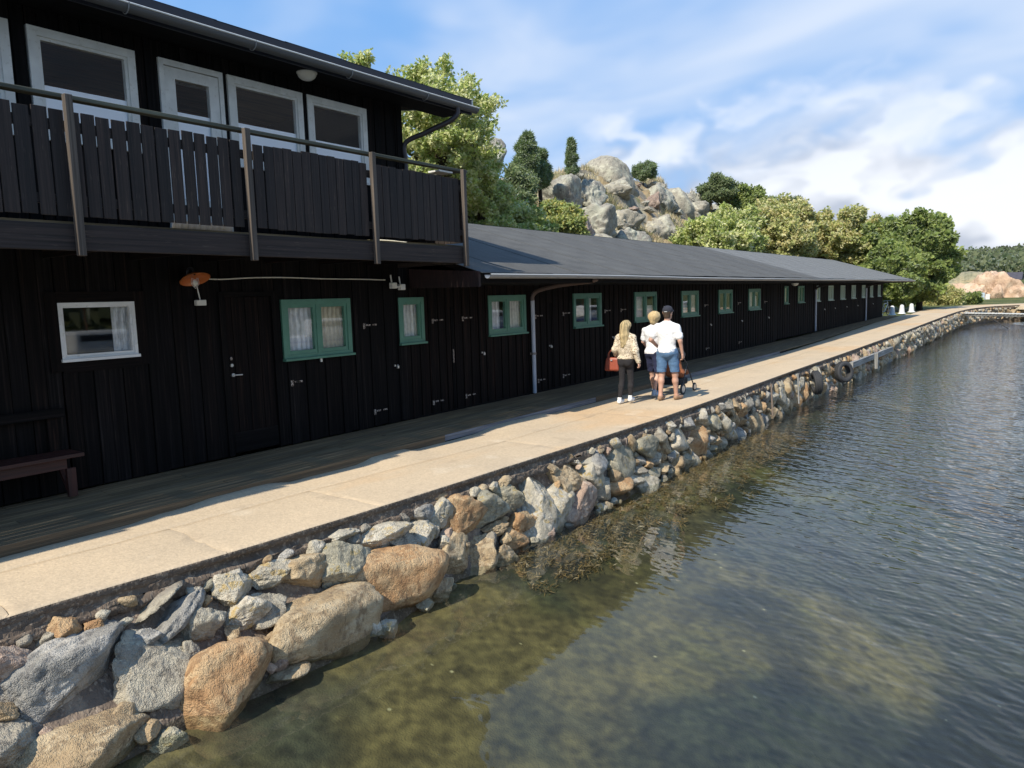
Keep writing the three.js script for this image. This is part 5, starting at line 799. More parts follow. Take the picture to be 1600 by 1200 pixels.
// ---------------------------------------------------------------- things on and by the quay
{
  const tyre = () => { const prof = []; const P = [[0.19, -0.075], [0.20, -0.095], [0.245, -0.105], [0.285, -0.1], [0.312, -0.08], [0.32, -0.045], [0.322, 0], [0.32, 0.045], [0.312, 0.08], [0.285, 0.1], [0.245, 0.105], [0.20, 0.095], [0.19, 0.075], [0.205, 0.07], [0.28, 0.06], [0.295, 0], [0.28, -0.06], [0.205, -0.07], [0.19, -0.075]]; for (const [r, y] of P) prof.push(new THREE.Vector2(r, y)); return new THREE.LatheGeometry(prof, 48).rotateX(Math.PI / 2); };
  const treads = () => { const l = []; for (let i = 0; i < 36; i++) { const a = (i / 36) * 6.2832; for (const y of [-0.05, 0, 0.05]) { const b = new THREE.BoxGeometry(0.012, 0.04, 0.03); b.translate(0.325, 0, y); b.rotateZ(a + (y ? 0.09 : 0)); l.push(b); } } return l; };
  const chain = std({ color: lin(0.22, 0.17, 0.13), roughness: 0.7, metalness: 0.4 });
  const one = (label, p, turn, tilt) => { const t = thing('fender_tyre', label, 'tyre', p, turn, 'old tyres hung on the quay wall'); const s = new THREE.Group(); part('tyre_body', tyre(), rubber, t).rotation.x = tilt; part('tread', treads(), rubber, t).rotation.x = tilt; part('hanging_rope', rod([0, 0.27, -0.02], [0.02, 0.40, -0.14], 0.012), chain, t); return t; };
  one('old black tyre fender hung flat against the quay by the grey beam', [-5.16, -0.45, -24.3], rad(58), -0.12);
  one('old black tyre fender seen edge-on below the walkway', [-5.22, -0.45, -21.3], rad(118), -0.1);
  const f = thing('fender_beam', 'grey timber fender beam bolted along the quay wall', 'beam', [0, 0, 0]);
  part('beam', bx(-5.36, -5.24, -0.5, -0.3, -29.6, -26.0, 'z', 0.01), greyTimber, f); part('beam', bx(-5.36, -5.24, -0.5, -0.3, -33.4, -29.62, 'z', 0.01), greyTimber, f);
  for (const z of [-29.6]) part('pile', bx(-5.24, -5.12, -0.85, -0.28, z - 0.05, z + 0.07, 'y', 0.01), greyTimber, f);
  for (const [z, h, l] of [[-19.5, -0.02, 'thin grey iron rod fixed to the quay left of the tyres'], [-17.3, -0.05, 'thin rusty rod fixed to the quay left of the grey one']]) solo('mooring_rod', rod([-5.2, -0.8, z], [-5.24, h, z], 0.022, 0.022, 8), z < -18 ? greyTimber : chain, l, 'rod');
  // footbridge at the far corner
  const g = thing('gangway', 'narrow pale wooden gangway reaching out over the water from the far quay', 'gangway', [0, 0, 0]);
  const a = [-5.7, 0.02, -63.6], b = [8, -0.12, -55.5];
  part('side_beam', bar([a[0], -0.06, a[2] + 0.45], [b[0], -0.16, b[2] + 0.45], 0.07, 0.2), greyTimber, g); part('side_beam', bar([a[0], -0.06, a[2] - 0.45], [b[0], -0.16, b[2] - 0.45], 0.07, 0.2), greyTimber, g);
  for (let i = 0; i < 66; i++) { const t = i / 66, q = bx(-0.1, 0.1, -0.018, 0.018, -0.55, 0.55, 'z'); q.rotateY(Math.atan2(-(b[2] - a[2]), b[0] - a[0])); q.translate(lerp(a[0], b[0], t), lerp(a[1], b[1], t) + 0.055, lerp(a[2], b[2], t)); part('plank', q, agedWhite, g); }
  for (const [t, dx] of [[0.26, 1.3], [0.42, 1.3]]) part('strut', rod([lerp(a[0], b[0], t - 0.12), -0.15, lerp(a[2], b[2], t - 0.12) + 0.45], [lerp(a[0], b[0], t), -1.2, lerp(a[2], b[2], t) + 0.7], 0.035), blackIron, g);
  // dark jetty slab further round
  const j = thing('jetty', 'dark concrete jetty slab at the far right of the basin', 'jetty', [0, 0, 0]);
  part('slab', bx(-2.3, 14, 0.02, 0.32, -76.6, -71.6, 'x', 0.02), concMat, j); for (const x of [-1.2, 3, 8]) part('pile', rod([x, -1.8, -72], [x, 0.02, -72], 0.14), tarMats[0], j);
}
{ // by the far end wall: white bollards, and a white bicycle leaning there
  const prof = [[0.0, 0], [0.34, 0], [0.34, 0.06], [0.24, 0.14], [0.19, 0.6], [0.16, 0.8], [0.1, 0.88], [0, 0.9]].map(([r, y]) => new THREE.Vector2(r * 0.75, y * 0.72));
  for (const [x, z, l] of [[-8.75, -55.0, 'white tapered bollard nearest the far end wall'], [-8.5, -57.2, 'middle white bollard of the three by the maple'], [-8.3, -60, 'farthest white bollard, half under the maple']]) { const g = new THREE.LatheGeometry(prof, 24); g.translate(x, ground(z) - 0.02, z); solo('bollard', g, whitePaint, l, 'bollard', 'white bollards by the maple'); }
  const c = thing('bicycle', 'white bicycle parked by the far end wall', 'bicycle', [-9.0, ground(-54) - 0.02, -53.9], rad(75));
  for (const s of [-0.52, 0.52]) { const w = new THREE.Group(); w.name = 'wheel'; w.position.set(s, 0.34, 0); c.add(w); part('tyre', new THREE.TorusGeometry(0.32, 0.02, 8, 36), rubber, w); part('rim', new THREE.TorusGeometry(0.298, 0.01, 6, 36), steel, w); part('spokes', [...Array(12)].map((_, i) => rod([0, 0, 0], [0.295 * Math.cos(i * 0.5236), 0.295 * Math.sin(i * 0.5236), 0], 0.0025, 0.0025, 4)), steel, w); }
  const W = whitePaint; part('frame', [rod([-0.52, 0.34, 0], [-0.05, 0.3, 0], 0.018), rod([-0.05, 0.3, 0], [-0.18, 0.85, 0], 0.018), rod([-0.52, 0.34, 0], [-0.16, 0.78, 0], 0.014), rod([-0.05, 0.3, 0], [0.36, 0.78, 0], 0.02), rod([-0.17, 0.8, 0], [0.34, 0.85, 0], 0.018)], W, c); part('fork', [rod([0.52, 0.34, 0], [0.35, 0.88, 0], 0.016), rod([0.35, 0.85, 0], [0.31, 1.0, 0], 0.016)], W, c); part('handlebar', [rod([0.31, 1.0, -0.26], [0.31, 1.0, 0.26], 0.013)], steel, c); part('saddle', new THREE.SphereGeometry(0.1, 12, 8).scale(1.3, 0.45, 0.8).translate(-0.2, 0.92, 0), blackIron, c); part('pedals', [rod([-0.05, 0.3, -0.1], [-0.05, 0.3, 0.1], 0.012), bx(0.03, 0.12, 0.2, 0.22, 0.08, 0.15), bx(-0.2, -0.11, 0.39, 0.41, -0.15, -0.08)], blackIron, c);
  const p = thing('lifebuoy_post', 'small white and blue post in front of the pink rock', 'post', [-5.9, 0.35, -92]);
  part('board', bx(-0.45, -0.05, -0.1, 0.9, -0.04, 0.04), std({ color: lin(0.4, 0.48, 0.56), roughness: 0.6 }), p); part('box', bx(0.02, 0.4, -0.1, 0.75, -0.1, 0.1), whitePaint, p);
}
// brown seaweed washing against the stones
{
  const R = rng(88), frond = sprig(21, 16, 0.11, 0.009, 0.14), n = 1100, im = new THREE.InstancedMesh(frond, std({ color: 0xffffff, roughness: 0.45 }), n), M = new THREE.Matrix4(), Q = new THREE.Quaternion(), V = new THREE.Vector3(), S = new THREE.Vector3(), c = new THREE.Color(); let k = 0, gd = 0;
  while (k < n && gd++ < 60000) {
    const z = lerp(-4.6, -17, R()), e = edgeAt(sOfZ(z)), o = batter(e.z) + 0.05 + R() * R() * 1.5, x = e.x + o, m = fbm(x * 1.1, z * 0.8, 6, 3) + 0.16 * step(-5, -9, z) - 0.2 * step(0.5, 1.6, o - batter(e.z)) - 0.16 * step(-8.4, -6.0, z); if (m < 0.53) continue;
    V.set(x, lerp(bedY(x, z), -1.08, 0.7 * R()), z); Q.setFromEuler(new THREE.Euler(R() * 0.6, R() * 6.3, R() * 0.6)); const s = 0.45 + R() * 0.5; S.set(s, s * 0.5, s); im.setMatrixAt(k, M.compose(V, Q, S)); const t = R(); c.setRGB(lerp(0.10, 0.20, t), lerp(0.075, 0.13, t), lerp(0.025, 0.045, t)); im.setColorAt(k++, c);
  }
  im.count = k; im.name = 'seaweed'; tag(im, 'brown bladder seaweed drifting along the foot of the quay', 'seaweed', null, 'stuff'); scene.add(im);
}
// ---------------------------------------------------------------- people: smooth bodies from joints and radii
const cap = (a, b, ra, rb = ra, sq = 1) => ({ a, b, ra, rb, sq });   // sq flattens front to back
function bone(p, c) {
  const [ax, ay, az] = c.a, bx_ = c.b[0] - ax, by = c.b[1] - ay, bz = (c.b[2] - az) / c.sq, px = p[0] - ax, py = p[1] - ay, pz = (p[2] - az) / c.sq, L = bx_ * bx_ + by * by + bz * bz || 1e-9, t = clamp((px * bx_ + py * by + pz * bz) / L), dx = px - bx_ * t, dy = py - by * t, dz = pz - bz * t;
  return Math.sqrt(dx * dx + dy * dy + dz * dz) - lerp(c.ra, c.rb, t);
}
const smin = (a, b, k) => { const h = clamp(0.5 + (0.5 * (b - a)) / k); return b + (a - b) * h - k * h * (1 - h); };
function field(caps, k = 0.03, cut) { return (p) => { let d = 1e3; for (const c of caps) d = smin(d, bone(p, c), k); if (cut) d = Math.max(d, cut(p)); return d; }; }
// naive surface nets over a box
function net(f, lo, hi, cell) {
  const n = lo.map((l, i) => Math.ceil((hi[i] - l) / cell) + 1), [nx, ny, nz] = n, v = new Float32Array(nx * ny * nz), id = new Int32Array(nx * ny * nz).fill(-1), pos = [], idx = [], at = (i, j, k) => i + nx * (j + ny * k);
  for (let k = 0; k < nz; k++) for (let j = 0; j < ny; j++) for (let i = 0; i < nx; i++) v[at(i, j, k)] = f([lo[0] + i * cell, lo[1] + j * cell, lo[2] + k * cell]);
  for (let k = 0; k < nz - 1; k++) for (let j = 0; j < ny - 1; j++) for (let i = 0; i < nx - 1; i++) {
    let sx = 0, sy = 0, sz = 0, c = 0;
    const e = (a, b, x, y, z, dx, dy, dz) => { if (a < 0 !== b < 0) { const t = a / (a - b); sx += x + dx * t; sy += y + dy * t; sz += z + dz * t; c++; } };
    const q = [0, 1, 2, 3, 4, 5, 6, 7].map((m) => v[at(i + (m & 1), j + ((m >> 1) & 1), k + (m >> 2))]);
    e(q[0], q[1], 0, 0, 0, 1, 0, 0); e(q[2], q[3], 0, 1, 0, 1, 0, 0); e(q[4], q[5], 0, 0, 1, 1, 0, 0); e(q[6], q[7], 0, 1, 1, 1, 0, 0); e(q[0], q[2], 0, 0, 0, 0, 1, 0); e(q[1], q[3], 1, 0, 0, 0, 1, 0); e(q[4], q[6], 0, 0, 1, 0, 1, 0); e(q[5], q[7], 1, 0, 1, 0, 1, 0); e(q[0], q[4], 0, 0, 0, 0, 0, 1); e(q[1], q[5], 1, 0, 0, 0, 0, 1); e(q[2], q[6], 0, 1, 0, 0, 0, 1); e(q[3], q[7], 1, 1, 0, 0, 0, 1);
    if (c) { id[at(i, j, k)] = pos.length / 3; pos.push(lo[0] + (i + sx / c) * cell, lo[1] + (j + sy / c) * cell, lo[2] + (k + sz / c) * cell); }
  }
  const quad = (a, b, c, d, flip) => { if (a < 0 || b < 0 || c < 0 || d < 0) return; if (flip) idx.push(a, c, b, a, d, c); else idx.push(a, b, c, a, c, d); };
  for (let k = 1; k < nz - 1; k++) for (let j = 1; j < ny - 1; j++) for (let i = 1; i < nx - 1; i++) {
    const a = v[at(i, j, k)];
    if (a < 0 !== v[at(i + 1, j, k)] < 0) quad(id[at(i, j - 1, k - 1)], id[at(i, j, k - 1)], id[at(i, j, k)], id[at(i, j - 1, k)], a >= 0);
    if (a < 0 !== v[at(i, j + 1, k)] < 0) quad(id[at(i - 1, j, k - 1)], id[at(i - 1, j, k)], id[at(i, j, k)], id[at(i, j, k - 1)], a >= 0);
    if (a < 0 !== v[at(i, j, k + 1)] < 0) quad(id[at(i - 1, j - 1, k)], id[at(i, j - 1, k)], id[at(i, j, k)], id[at(i - 1, j, k)], a >= 0);
  }
  const g = new THREE.BufferGeometry(); g.setAttribute('position', new THREE.Float32BufferAttribute(pos, 3)); g.setIndex(idx); g.computeVertexNormals();
  const uv = new Float32Array((pos.length / 3) * 2); for (let i = 0; i < pos.length / 3; i++) { uv[i * 2] = Math.atan2(pos[i * 3], pos[i * 3 + 2]) * 0.16; uv[i * 2 + 1] = pos[i * 3 + 1]; } g.setAttribute('uv', new THREE.Float32BufferAttribute(uv, 2));
  return g;
}
function ruffle(g, amp, f, fy = f) { const p = g.attributes.position, n = g.attributes.normal; for (let i = 0; i < p.count; i++) { const x = p.getX(i), y = p.getY(i), z = p.getZ(i), d = amp * 2 * (fbm(x * f + 9, y * fy, z * f, 3) - 0.5); p.setXYZ(i, x + n.getX(i) * d, y + n.getY(i) * d, z + n.getZ(i) * d); } g.computeVertexNormals(); return g; }
function netOf(caps, cell, k, cut, pad = 0.03) { const lo = [9, 9, 9], hi = [-9, -9, -9]; for (const c of caps) for (const [p, r] of [[c.a, c.ra], [c.b, c.rb]]) for (let i = 0; i < 3; i++) { lo[i] = Math.min(lo[i], p[i] - r - pad); hi[i] = Math.max(hi[i], p[i] + r + pad); } return net(field(caps, k, cut), lo, hi, cell); }
const hairy = (...a) => ruffle(netOf(...a), 0.016, 34, 9), creased = (...a) => ruffle(netOf(...a), 0.016, 9, 13);
// a relaxed hand from wrist w, reaching down along d; side = +1 right, -1 left; curl bends the fingers
function hand(w, d, side, curl = 0.5, s = 1) {
  const D = new THREE.Vector3(...d).normalize(), F = new THREE.Vector3(0, 0, -1), A = D.clone().cross(new THREE.Vector3(side, 0, 0)).normalize(); // A runs across the knuckles, thumb side forward
  if (A.z > 0) A.negate();
  const In = A.clone().cross(D).normalize(); if (In.x * side > 0) In.negate();
  const P = (t, a, i) => { const v = new THREE.Vector3(...w).addScaledVector(D, t * s).addScaledVector(A, a * s).addScaledVector(In, i * s); return [v.x, v.y, v.z]; };
  const c = [cap(P(0, 0, 0), P(0.085, 0.012, 0.004), 0.026 * s, 0.027 * s), cap(P(0.03, 0.018, 0), P(0.085, 0.028, 0.004), 0.018 * s, 0.017 * s), cap(P(0.03, -0.016, 0), P(0.082, -0.026, 0.004), 0.018 * s, 0.016 * s)], fingers = [];
  [[0.034, 0.072], [0.012, 0.08], [-0.01, 0.075], [-0.031, 0.058]].forEach(([a, L], i) => { const k = curl * (0.9 + 0.12 * i), p0 = P(0.085, a, 0.004), p1 = P(0.085 + L * 0.5 * Math.cos(k * 0.7), a, 0.004 + L * 0.5 * Math.sin(k * 0.7)), p2 = P(0.085 + L * (0.5 * Math.cos(k * 0.7) + 0.3 * Math.cos(k * 1.7)), a, 0.004 + L * (0.5 * Math.sin(k * 0.7) + 0.3 * Math.sin(k * 1.7))), p3 = P(0.085 + L * (0.5 * Math.cos(k * 0.7) + 0.3 * Math.cos(k * 1.7) + 0.2 * Math.cos(k * 2.4)), a, 0.004 + L * (0.5 * Math.sin(k * 0.7) + 0.3 * Math.sin(k * 1.7) + 0.2 * Math.sin(k * 2.4))); fingers.push(cap(p0, p1, 0.0095 * s, 0.0085 * s), cap(p1, p2, 0.0085 * s, 0.008 * s), cap(p2, p3, 0.008 * s, 0.007 * s)); });
  const t0 = P(0.02, 0.026, 0.006), t1 = P(0.055, 0.052, 0.018), t2 = P(0.085, 0.058, 0.026); fingers.push(cap(t0, t1, 0.013 * s, 0.0105 * s), cap(t1, t2, 0.0105 * s, 0.0085 * s));
  return netOf([...c, ...fingers], 0.0045, 0.006, null, 0.012);
}
const skin = std({ color: lin(0.56, 0.34, 0.25), roughness: 0.6 }), skinTan = std({ color: lin(0.47, 0.27, 0.19), roughness: 0.6 });
const fabricBump = tex(256, 256, (u, v) => 0.6 * tf(u, v, 6, 10, 3, 3) + 0.4 * tf(u, v, 120, 120, 5, 1), false, [3, 3]);
const cloth = (r, g, b, o = {}) => std({ color: lin(r, g, b), roughness: 0.9, bumpMap: fabricBump, bumpScale: 0.012, ...o });
const leopard = tex(256, 256, (u, v) => { const s = step(0.60, 0.68, tf(u, v, 44, 44, 3, 2)), b = tf(u, v, 9, 9, 5, 3); return mix3(mix3([0.90, 0.85, 0.76], [0.84, 0.78, 0.67], b), [0.42, 0.32, 0.22], s * 0.75); }, true, [2.2, 2.2]);

// head: c is its centre, s its scale; looks along -z turned by yaw
function headCaps(c, s, yaw = 0) {
  const q = (x, y, z) => [c[0] + s * (x * Math.cos(yaw) - z * Math.sin(yaw) * -1 * -1), c[1] + s * y, c[2] + s * (z * Math.cos(yaw) + x * Math.sin(yaw))];
  return [cap(q(0, 0.03, 0.02), q(0, 0.035, -0.01), 0.088 * s, 0.084 * s), cap(q(0, -0.03, -0.03), q(0, -0.075, -0.052), 0.062 * s, 0.038 * s), cap(q(0, 0.005, -0.088), q(0, -0.022, -0.106), 0.011 * s, 0.015 * s), cap(q(0, -0.055, -0.083), q(0, -0.055, -0.085), 0.02 * s, 0.02 * s), cap(q(0.078, -0.005, 0.008), q(0.083, -0.03, 0.004), 0.013 * s, 0.01 * s), cap(q(-0.078, -0.005, 0.008), q(-0.083, -0.03, 0.004), 0.013 * s, 0.01 * s)];
}
function person(label, pos, turn, o) {
  const p = thing('person', label, 'person', pos, turn, 'people strolling along the walkway'), s = o.h / 1.8, J = {};
  for (const [k, v] of Object.entries(o.j)) J[k] = v.map((c) => c * s);
  const w = o.build, R = (r) => r * s * w;
  const legs = (sd) => [cap(J['hip' + sd], J['knee' + sd], R(0.082), R(0.055)), cap(J['knee' + sd], [J['ank' + sd][0], lerp(J['knee' + sd][1], J['ank' + sd][1], 0.3), lerp(J['knee' + sd][2], J['ank' + sd][2], 0.3) + 0.012], R(0.05), R(0.054)), cap([J['ank' + sd][0], lerp(J['knee' + sd][1], J['ank' + sd][1], 0.3), lerp(J['knee' + sd][2], J['ank' + sd][2], 0.3) + 0.012], J['ank' + sd], R(0.052), R(0.034)), cap(J['ank' + sd], J['toe' + sd], R(0.036), R(0.028))];
  const arm = (sd) => [cap(J['sho' + sd], J['elb' + sd], R(0.052), R(0.038)), cap(J['elb' + sd], J['wri' + sd], R(0.039), R(0.026))];
  const c = J.chest, torso = [cap([-o.sw * s * 0.62, J.shoL[1] - 0.03 * s, c[2]], [o.sw * s * 0.62, J.shoR[1] - 0.03 * s, c[2]], R(0.07), R(0.07), 0.95), cap(c, J.waist, R(0.135), R(0.118), 0.78), cap([-0.05 * s, c[1], c[2]], [-0.04 * s, J.waist[1], J.waist[2]], R(0.12), R(0.1), 0.8), cap([0.05 * s, c[1], c[2]], [0.04 * s, J.waist[1], J.waist[2]], R(0.12), R(0.1), 0.8), cap([-0.06 * s, J.pel[1], J.pel[2]], [0.06 * s, J.pel[1], J.pel[2]], R(0.115), R(0.115), 0.95), cap(J.waist, J.pel, R(0.118), R(0.12), 0.85)];
  torso.splice(1, 0, cap([-0.12 * s, J.shoL[1] + 0.0 * s, c[2]], [0, J.shoL[1] + 0.06 * s, c[2]], R(0.055), R(0.055)), cap([0.12 * s, J.shoR[1], c[2]], [0, J.shoR[1] + 0.06 * s, c[2]], R(0.055), R(0.055)));
  const neck = [cap([c[0], J.shoL[1] - 0.02 * s, c[2]], [J.head[0], J.head[1] - 0.06 * s, J.head[2] + 0.015 * s], R(0.058), R(0.052))];
  const body = [...torso, ...neck, ...legs('L'), ...legs('R'), ...arm('L'), ...arm('R')];
  const bodyG = netOf(body, 0.015, 0.035 * s), headG = netOf(headCaps(J.head, s * 1.02, o.yaw ?? 0), 0.0075, 0.016);
  const hands = ['L', 'R'].map((sd) => hand(J['wri' + sd], [J['wri' + sd][0] - J['elb' + sd][0], J['wri' + sd][1] - J['elb' + sd][1], J['wri' + sd][2] - J['elb' + sd][2]], sd === 'R' ? 1 : -1, o.curl?.[sd] ?? 0.55, s));
  part('body', [bodyG, headG, ...hands], o.skin, p);
  return { p, s, J, torso, legs, arm, R, grow: (caps, d) => caps.map((q) => ({ ...q, ra: q.ra + d, rb: q.rb + d })) };
}
const leg = (x, hz, kz, az, ay = 0.075, tz = -0.13, tx = 0) => ({ hip: [x * 0.82, 0.93, hz], knee: [x, 0.5, kz], ank: [x, ay, az], toe: [x + tx, Math.max(0.03, ay - 0.04), az + tz] });
const joints = (L, Rr, a) => ({ hipL: L.hip, kneeL: L.knee, ankL: L.ank, toeL: L.toe, hipR: Rr.hip, kneeR: Rr.knee, ankR: Rr.ank, toeR: Rr.toe, ...a });
const shoe = (P, sd, mat, low) => { const a = P.J['ank' + sd], t = P.J['toe' + sd], s = P.s; part('shoe', netOf([cap([a[0], a[1] - 0.035 * s, a[2] + 0.035 * s], [lerp(a[0], t[0], 0.6), lerp(a[1], t[1], 0.6) - 0.02 * s, lerp(a[2], t[2], 0.6)], 0.046 * s, 0.045 * s), cap([lerp(a[0], t[0], 0.6), lerp(a[1], t[1], 0.6) - 0.02 * s, lerp(a[2], t[2], 0.6)], [t[0], t[1] + 0.005, t[2] - 0.02 * s], 0.046 * s, 0.036 * s), ...(low ? [] : [cap([a[0], a[1], a[2] + 0.01], [a[0], a[1] + 0.05 * s, a[2] + 0.012], 0.047 * s, 0.045 * s)])], 0.009, 0.02, (q) => Math.max(-(q[1] - Math.min(a[1] - 0.075 * s, t[1] - 0.03)), q[1] - (a[1] + (low ? 0.0 : 0.06 * s)))), mat, P.p); };

{ // man in a cap, white T-shirt and blue shorts, pushing the pushchair with his left hand
  const P = person('man in dark cap, white T-shirt and blue shorts walking at the right', [-6.14, 0, -13.55], rad(4), { h: 1.84, build: 1.06, sw: 0.2, skin: skinTan, curl: { L: 1.3, R: 0.6 }, yaw: 0.35, j: joints(leg(-0.115, 0.0, -0.02, 0.06, 0.085, -0.15), leg(0.125, -0.02, -0.10, -0.16, 0.08, -0.14, 0.05), { chest: [0, 1.32, 0], waist: [0, 1.1, 0], pel: [0, 0.95, 0.01], head: [0.01, 1.68, -0.03], shoL: [-0.2, 1.425, 0], elbL: [-0.30, 1.18, 0.06], wriL: [-0.24, 1.02, -0.17], shoR: [0.2, 1.425, 0], elbR: [0.275, 1.16, 0.03], wriR: [0.30, 0.92, -0.02] }) });
  const { s, J } = P, white = cloth(0.80, 0.80, 0.79), blue = cloth(0.095, 0.185, 0.32), brown = std({ color: lin(0.28, 0.17, 0.10), roughness: 0.8 });
  const sl = (sd) => cap(J['sho' + sd], [lerp(J['sho' + sd][0], J['elb' + sd][0], 0.72), lerp(J['sho' + sd][1], J['elb' + sd][1], 0.72), lerp(J['sho' + sd][2], J['elb' + sd][2], 0.72)], 0.066 * s, 0.072 * s);
  part('t_shirt', creased([...P.grow(P.torso, 0.02), sl('L'), sl('R')], 0.012, 0.04, (q) => Math.max(0.93 * s - q[1], q[1] - 1.545 * s)), white, P.p);
  const sh = (sd) => cap(J['hip' + sd], [J['knee' + sd][0], 0.54 * s, J['knee' + sd][2] + 0.005], 0.112 * s, 0.088 * s);
  part('shorts', creased([...P.grow(P.torso.slice(6), 0.02), sh('L'), sh('R')], 0.012, 0.025, (q) => Math.max(0.55 * s - q[1], q[1] - 1.02 * s)), blue, P.p);
  const hc = J.head; part('hair', hairy([cap([hc[0], hc[1] + 0.02, hc[2] + 0.035], [hc[0], hc[1] - 0.055, hc[2] + 0.05], 0.088, 0.062)], 0.009, 0.02, (q) => Math.max(hc[1] - 0.085 - q[1], -(q[2] - hc[2]) - 0.01)), std({ color: lin(0.06, 0.035, 0.02), roughness: 0.8, bumpMap: fabricBump, bumpScale: 0.01 }), P.p);
  const capG = netOf([cap([hc[0], hc[1] + 0.06, hc[2] + 0.022], [hc[0], hc[1] + 0.062, hc[2] - 0.012], 0.098, 0.094), cap([hc[0] + 0.02, hc[1] + 0.055, hc[2] - 0.10], [hc[0] + 0.045, hc[1] + 0.045, hc[2] - 0.15], 0.03, 0.028)], 0.009, 0.02, (q) => hc[1] + 0.03 - q[1]); const m = part('cap', capG, cloth(0.028, 0.03, 0.042), P.p);
  part('cap_strap', bx(hc[0] - 0.03, hc[0] + 0.03, hc[1] + 0.034, hc[1] + 0.046, hc[2] + 0.108, hc[2] + 0.124), cloth(0.5, 0.5, 0.48), P.p);
  shoe(P, 'L', brown, true); shoe(P, 'R', brown, true);
}
{ // second walker
  const P = person('person with short blond hair, white T-shirt and navy shorts beside the man', [-6.62, 0, -13.95], rad(-3), { h: 1.74, build: 0.97, sw: 0.185, skin, curl: { L: 0.7, R: 0.6 }, yaw: -0.2, j: joints(leg(-0.10, -0.02, -0.12, -0.22, 0.08, -0.14), leg(0.10, 0.02, 0.02, 0.16, 0.11, -0.14), { chest: [0, 1.31, 0], waist: [0, 1.1, 0.0], pel: [0, 0.95, 0.01], head: [0.02, 1.67, -0.03], shoL: [-0.19, 1.415, 0], elbL: [-0.25, 1.17, -0.02], wriL: [-0.22, 0.98, -0.2], shoR: [0.19, 1.415, 0], elbR: [0.25, 1.16, 0.06], wriR: [0.25, 0.93, 0.02] }) });
  const { s, J } = P, sl = (sd) => cap(J['sho' + sd], [lerp(J['sho' + sd][0], J['elb' + sd][0], 0.75), lerp(J['sho' + sd][1], J['elb' + sd][1], 0.75), lerp(J['sho' + sd][2], J['elb' + sd][2], 0.75)], 0.064 * s, 0.072 * s);
  part('t_shirt', creased([...P.grow(P.torso, 0.024), sl('L'), sl('R')], 0.012, 0.03, (q) => Math.max(0.92 * s - q[1], q[1] - 1.545 * s)), cloth(0.78, 0.78, 0.79), P.p);
  const sh = (sd) => cap(J['hip' + sd], [J['knee' + sd][0], 0.53 * s, J['knee' + sd][2]], 0.108 * s, 0.092 * s);
  part('shorts', creased([...P.grow(P.torso.slice(6), 0.02), sh('L'), sh('R')], 0.012, 0.025, (q) => Math.max(0.53 * s - q[1], q[1] - 1.01 * s)), cloth(0.018, 0.024, 0.065), P.p);
  const h = J.head, hair = std({ color: lin(0.74, 0.55, 0.28), roughness: 0.7, bumpMap: fabricBump, bumpScale: 0.03 });
  part('hair', hairy([cap([h[0], h[1] + 0.04, h[2] + 0.03], [h[0], h[1] + 0.045, h[2] - 0.02], 0.112, 0.1), cap([h[0], h[1] + 0.02, h[2] + 0.045], [h[0], h[1] - 0.06, h[2] + 0.05], 0.105, 0.075), cap([h[0] - 0.07, h[1] + 0.02, h[2]], [h[0] - 0.075, h[1] - 0.02, h[2] + 0.01], 0.045, 0.035), cap([h[0] + 0.07, h[1] + 0.02, h[2]], [h[0] + 0.075, h[1] - 0.02, h[2] + 0.01], 0.045, 0.035)], 0.009, 0.03, (q) => -(q[2] - h[2]) - 0.075 + 0.5 * Math.max(0, h[1] + 0.02 - q[1])), hair, P.p);
  for (const sd of ['L', 'R']) shoe(P, sd, std({ color: lin(0.33, 0.42, 0.52), roughness: 0.8 }));
}
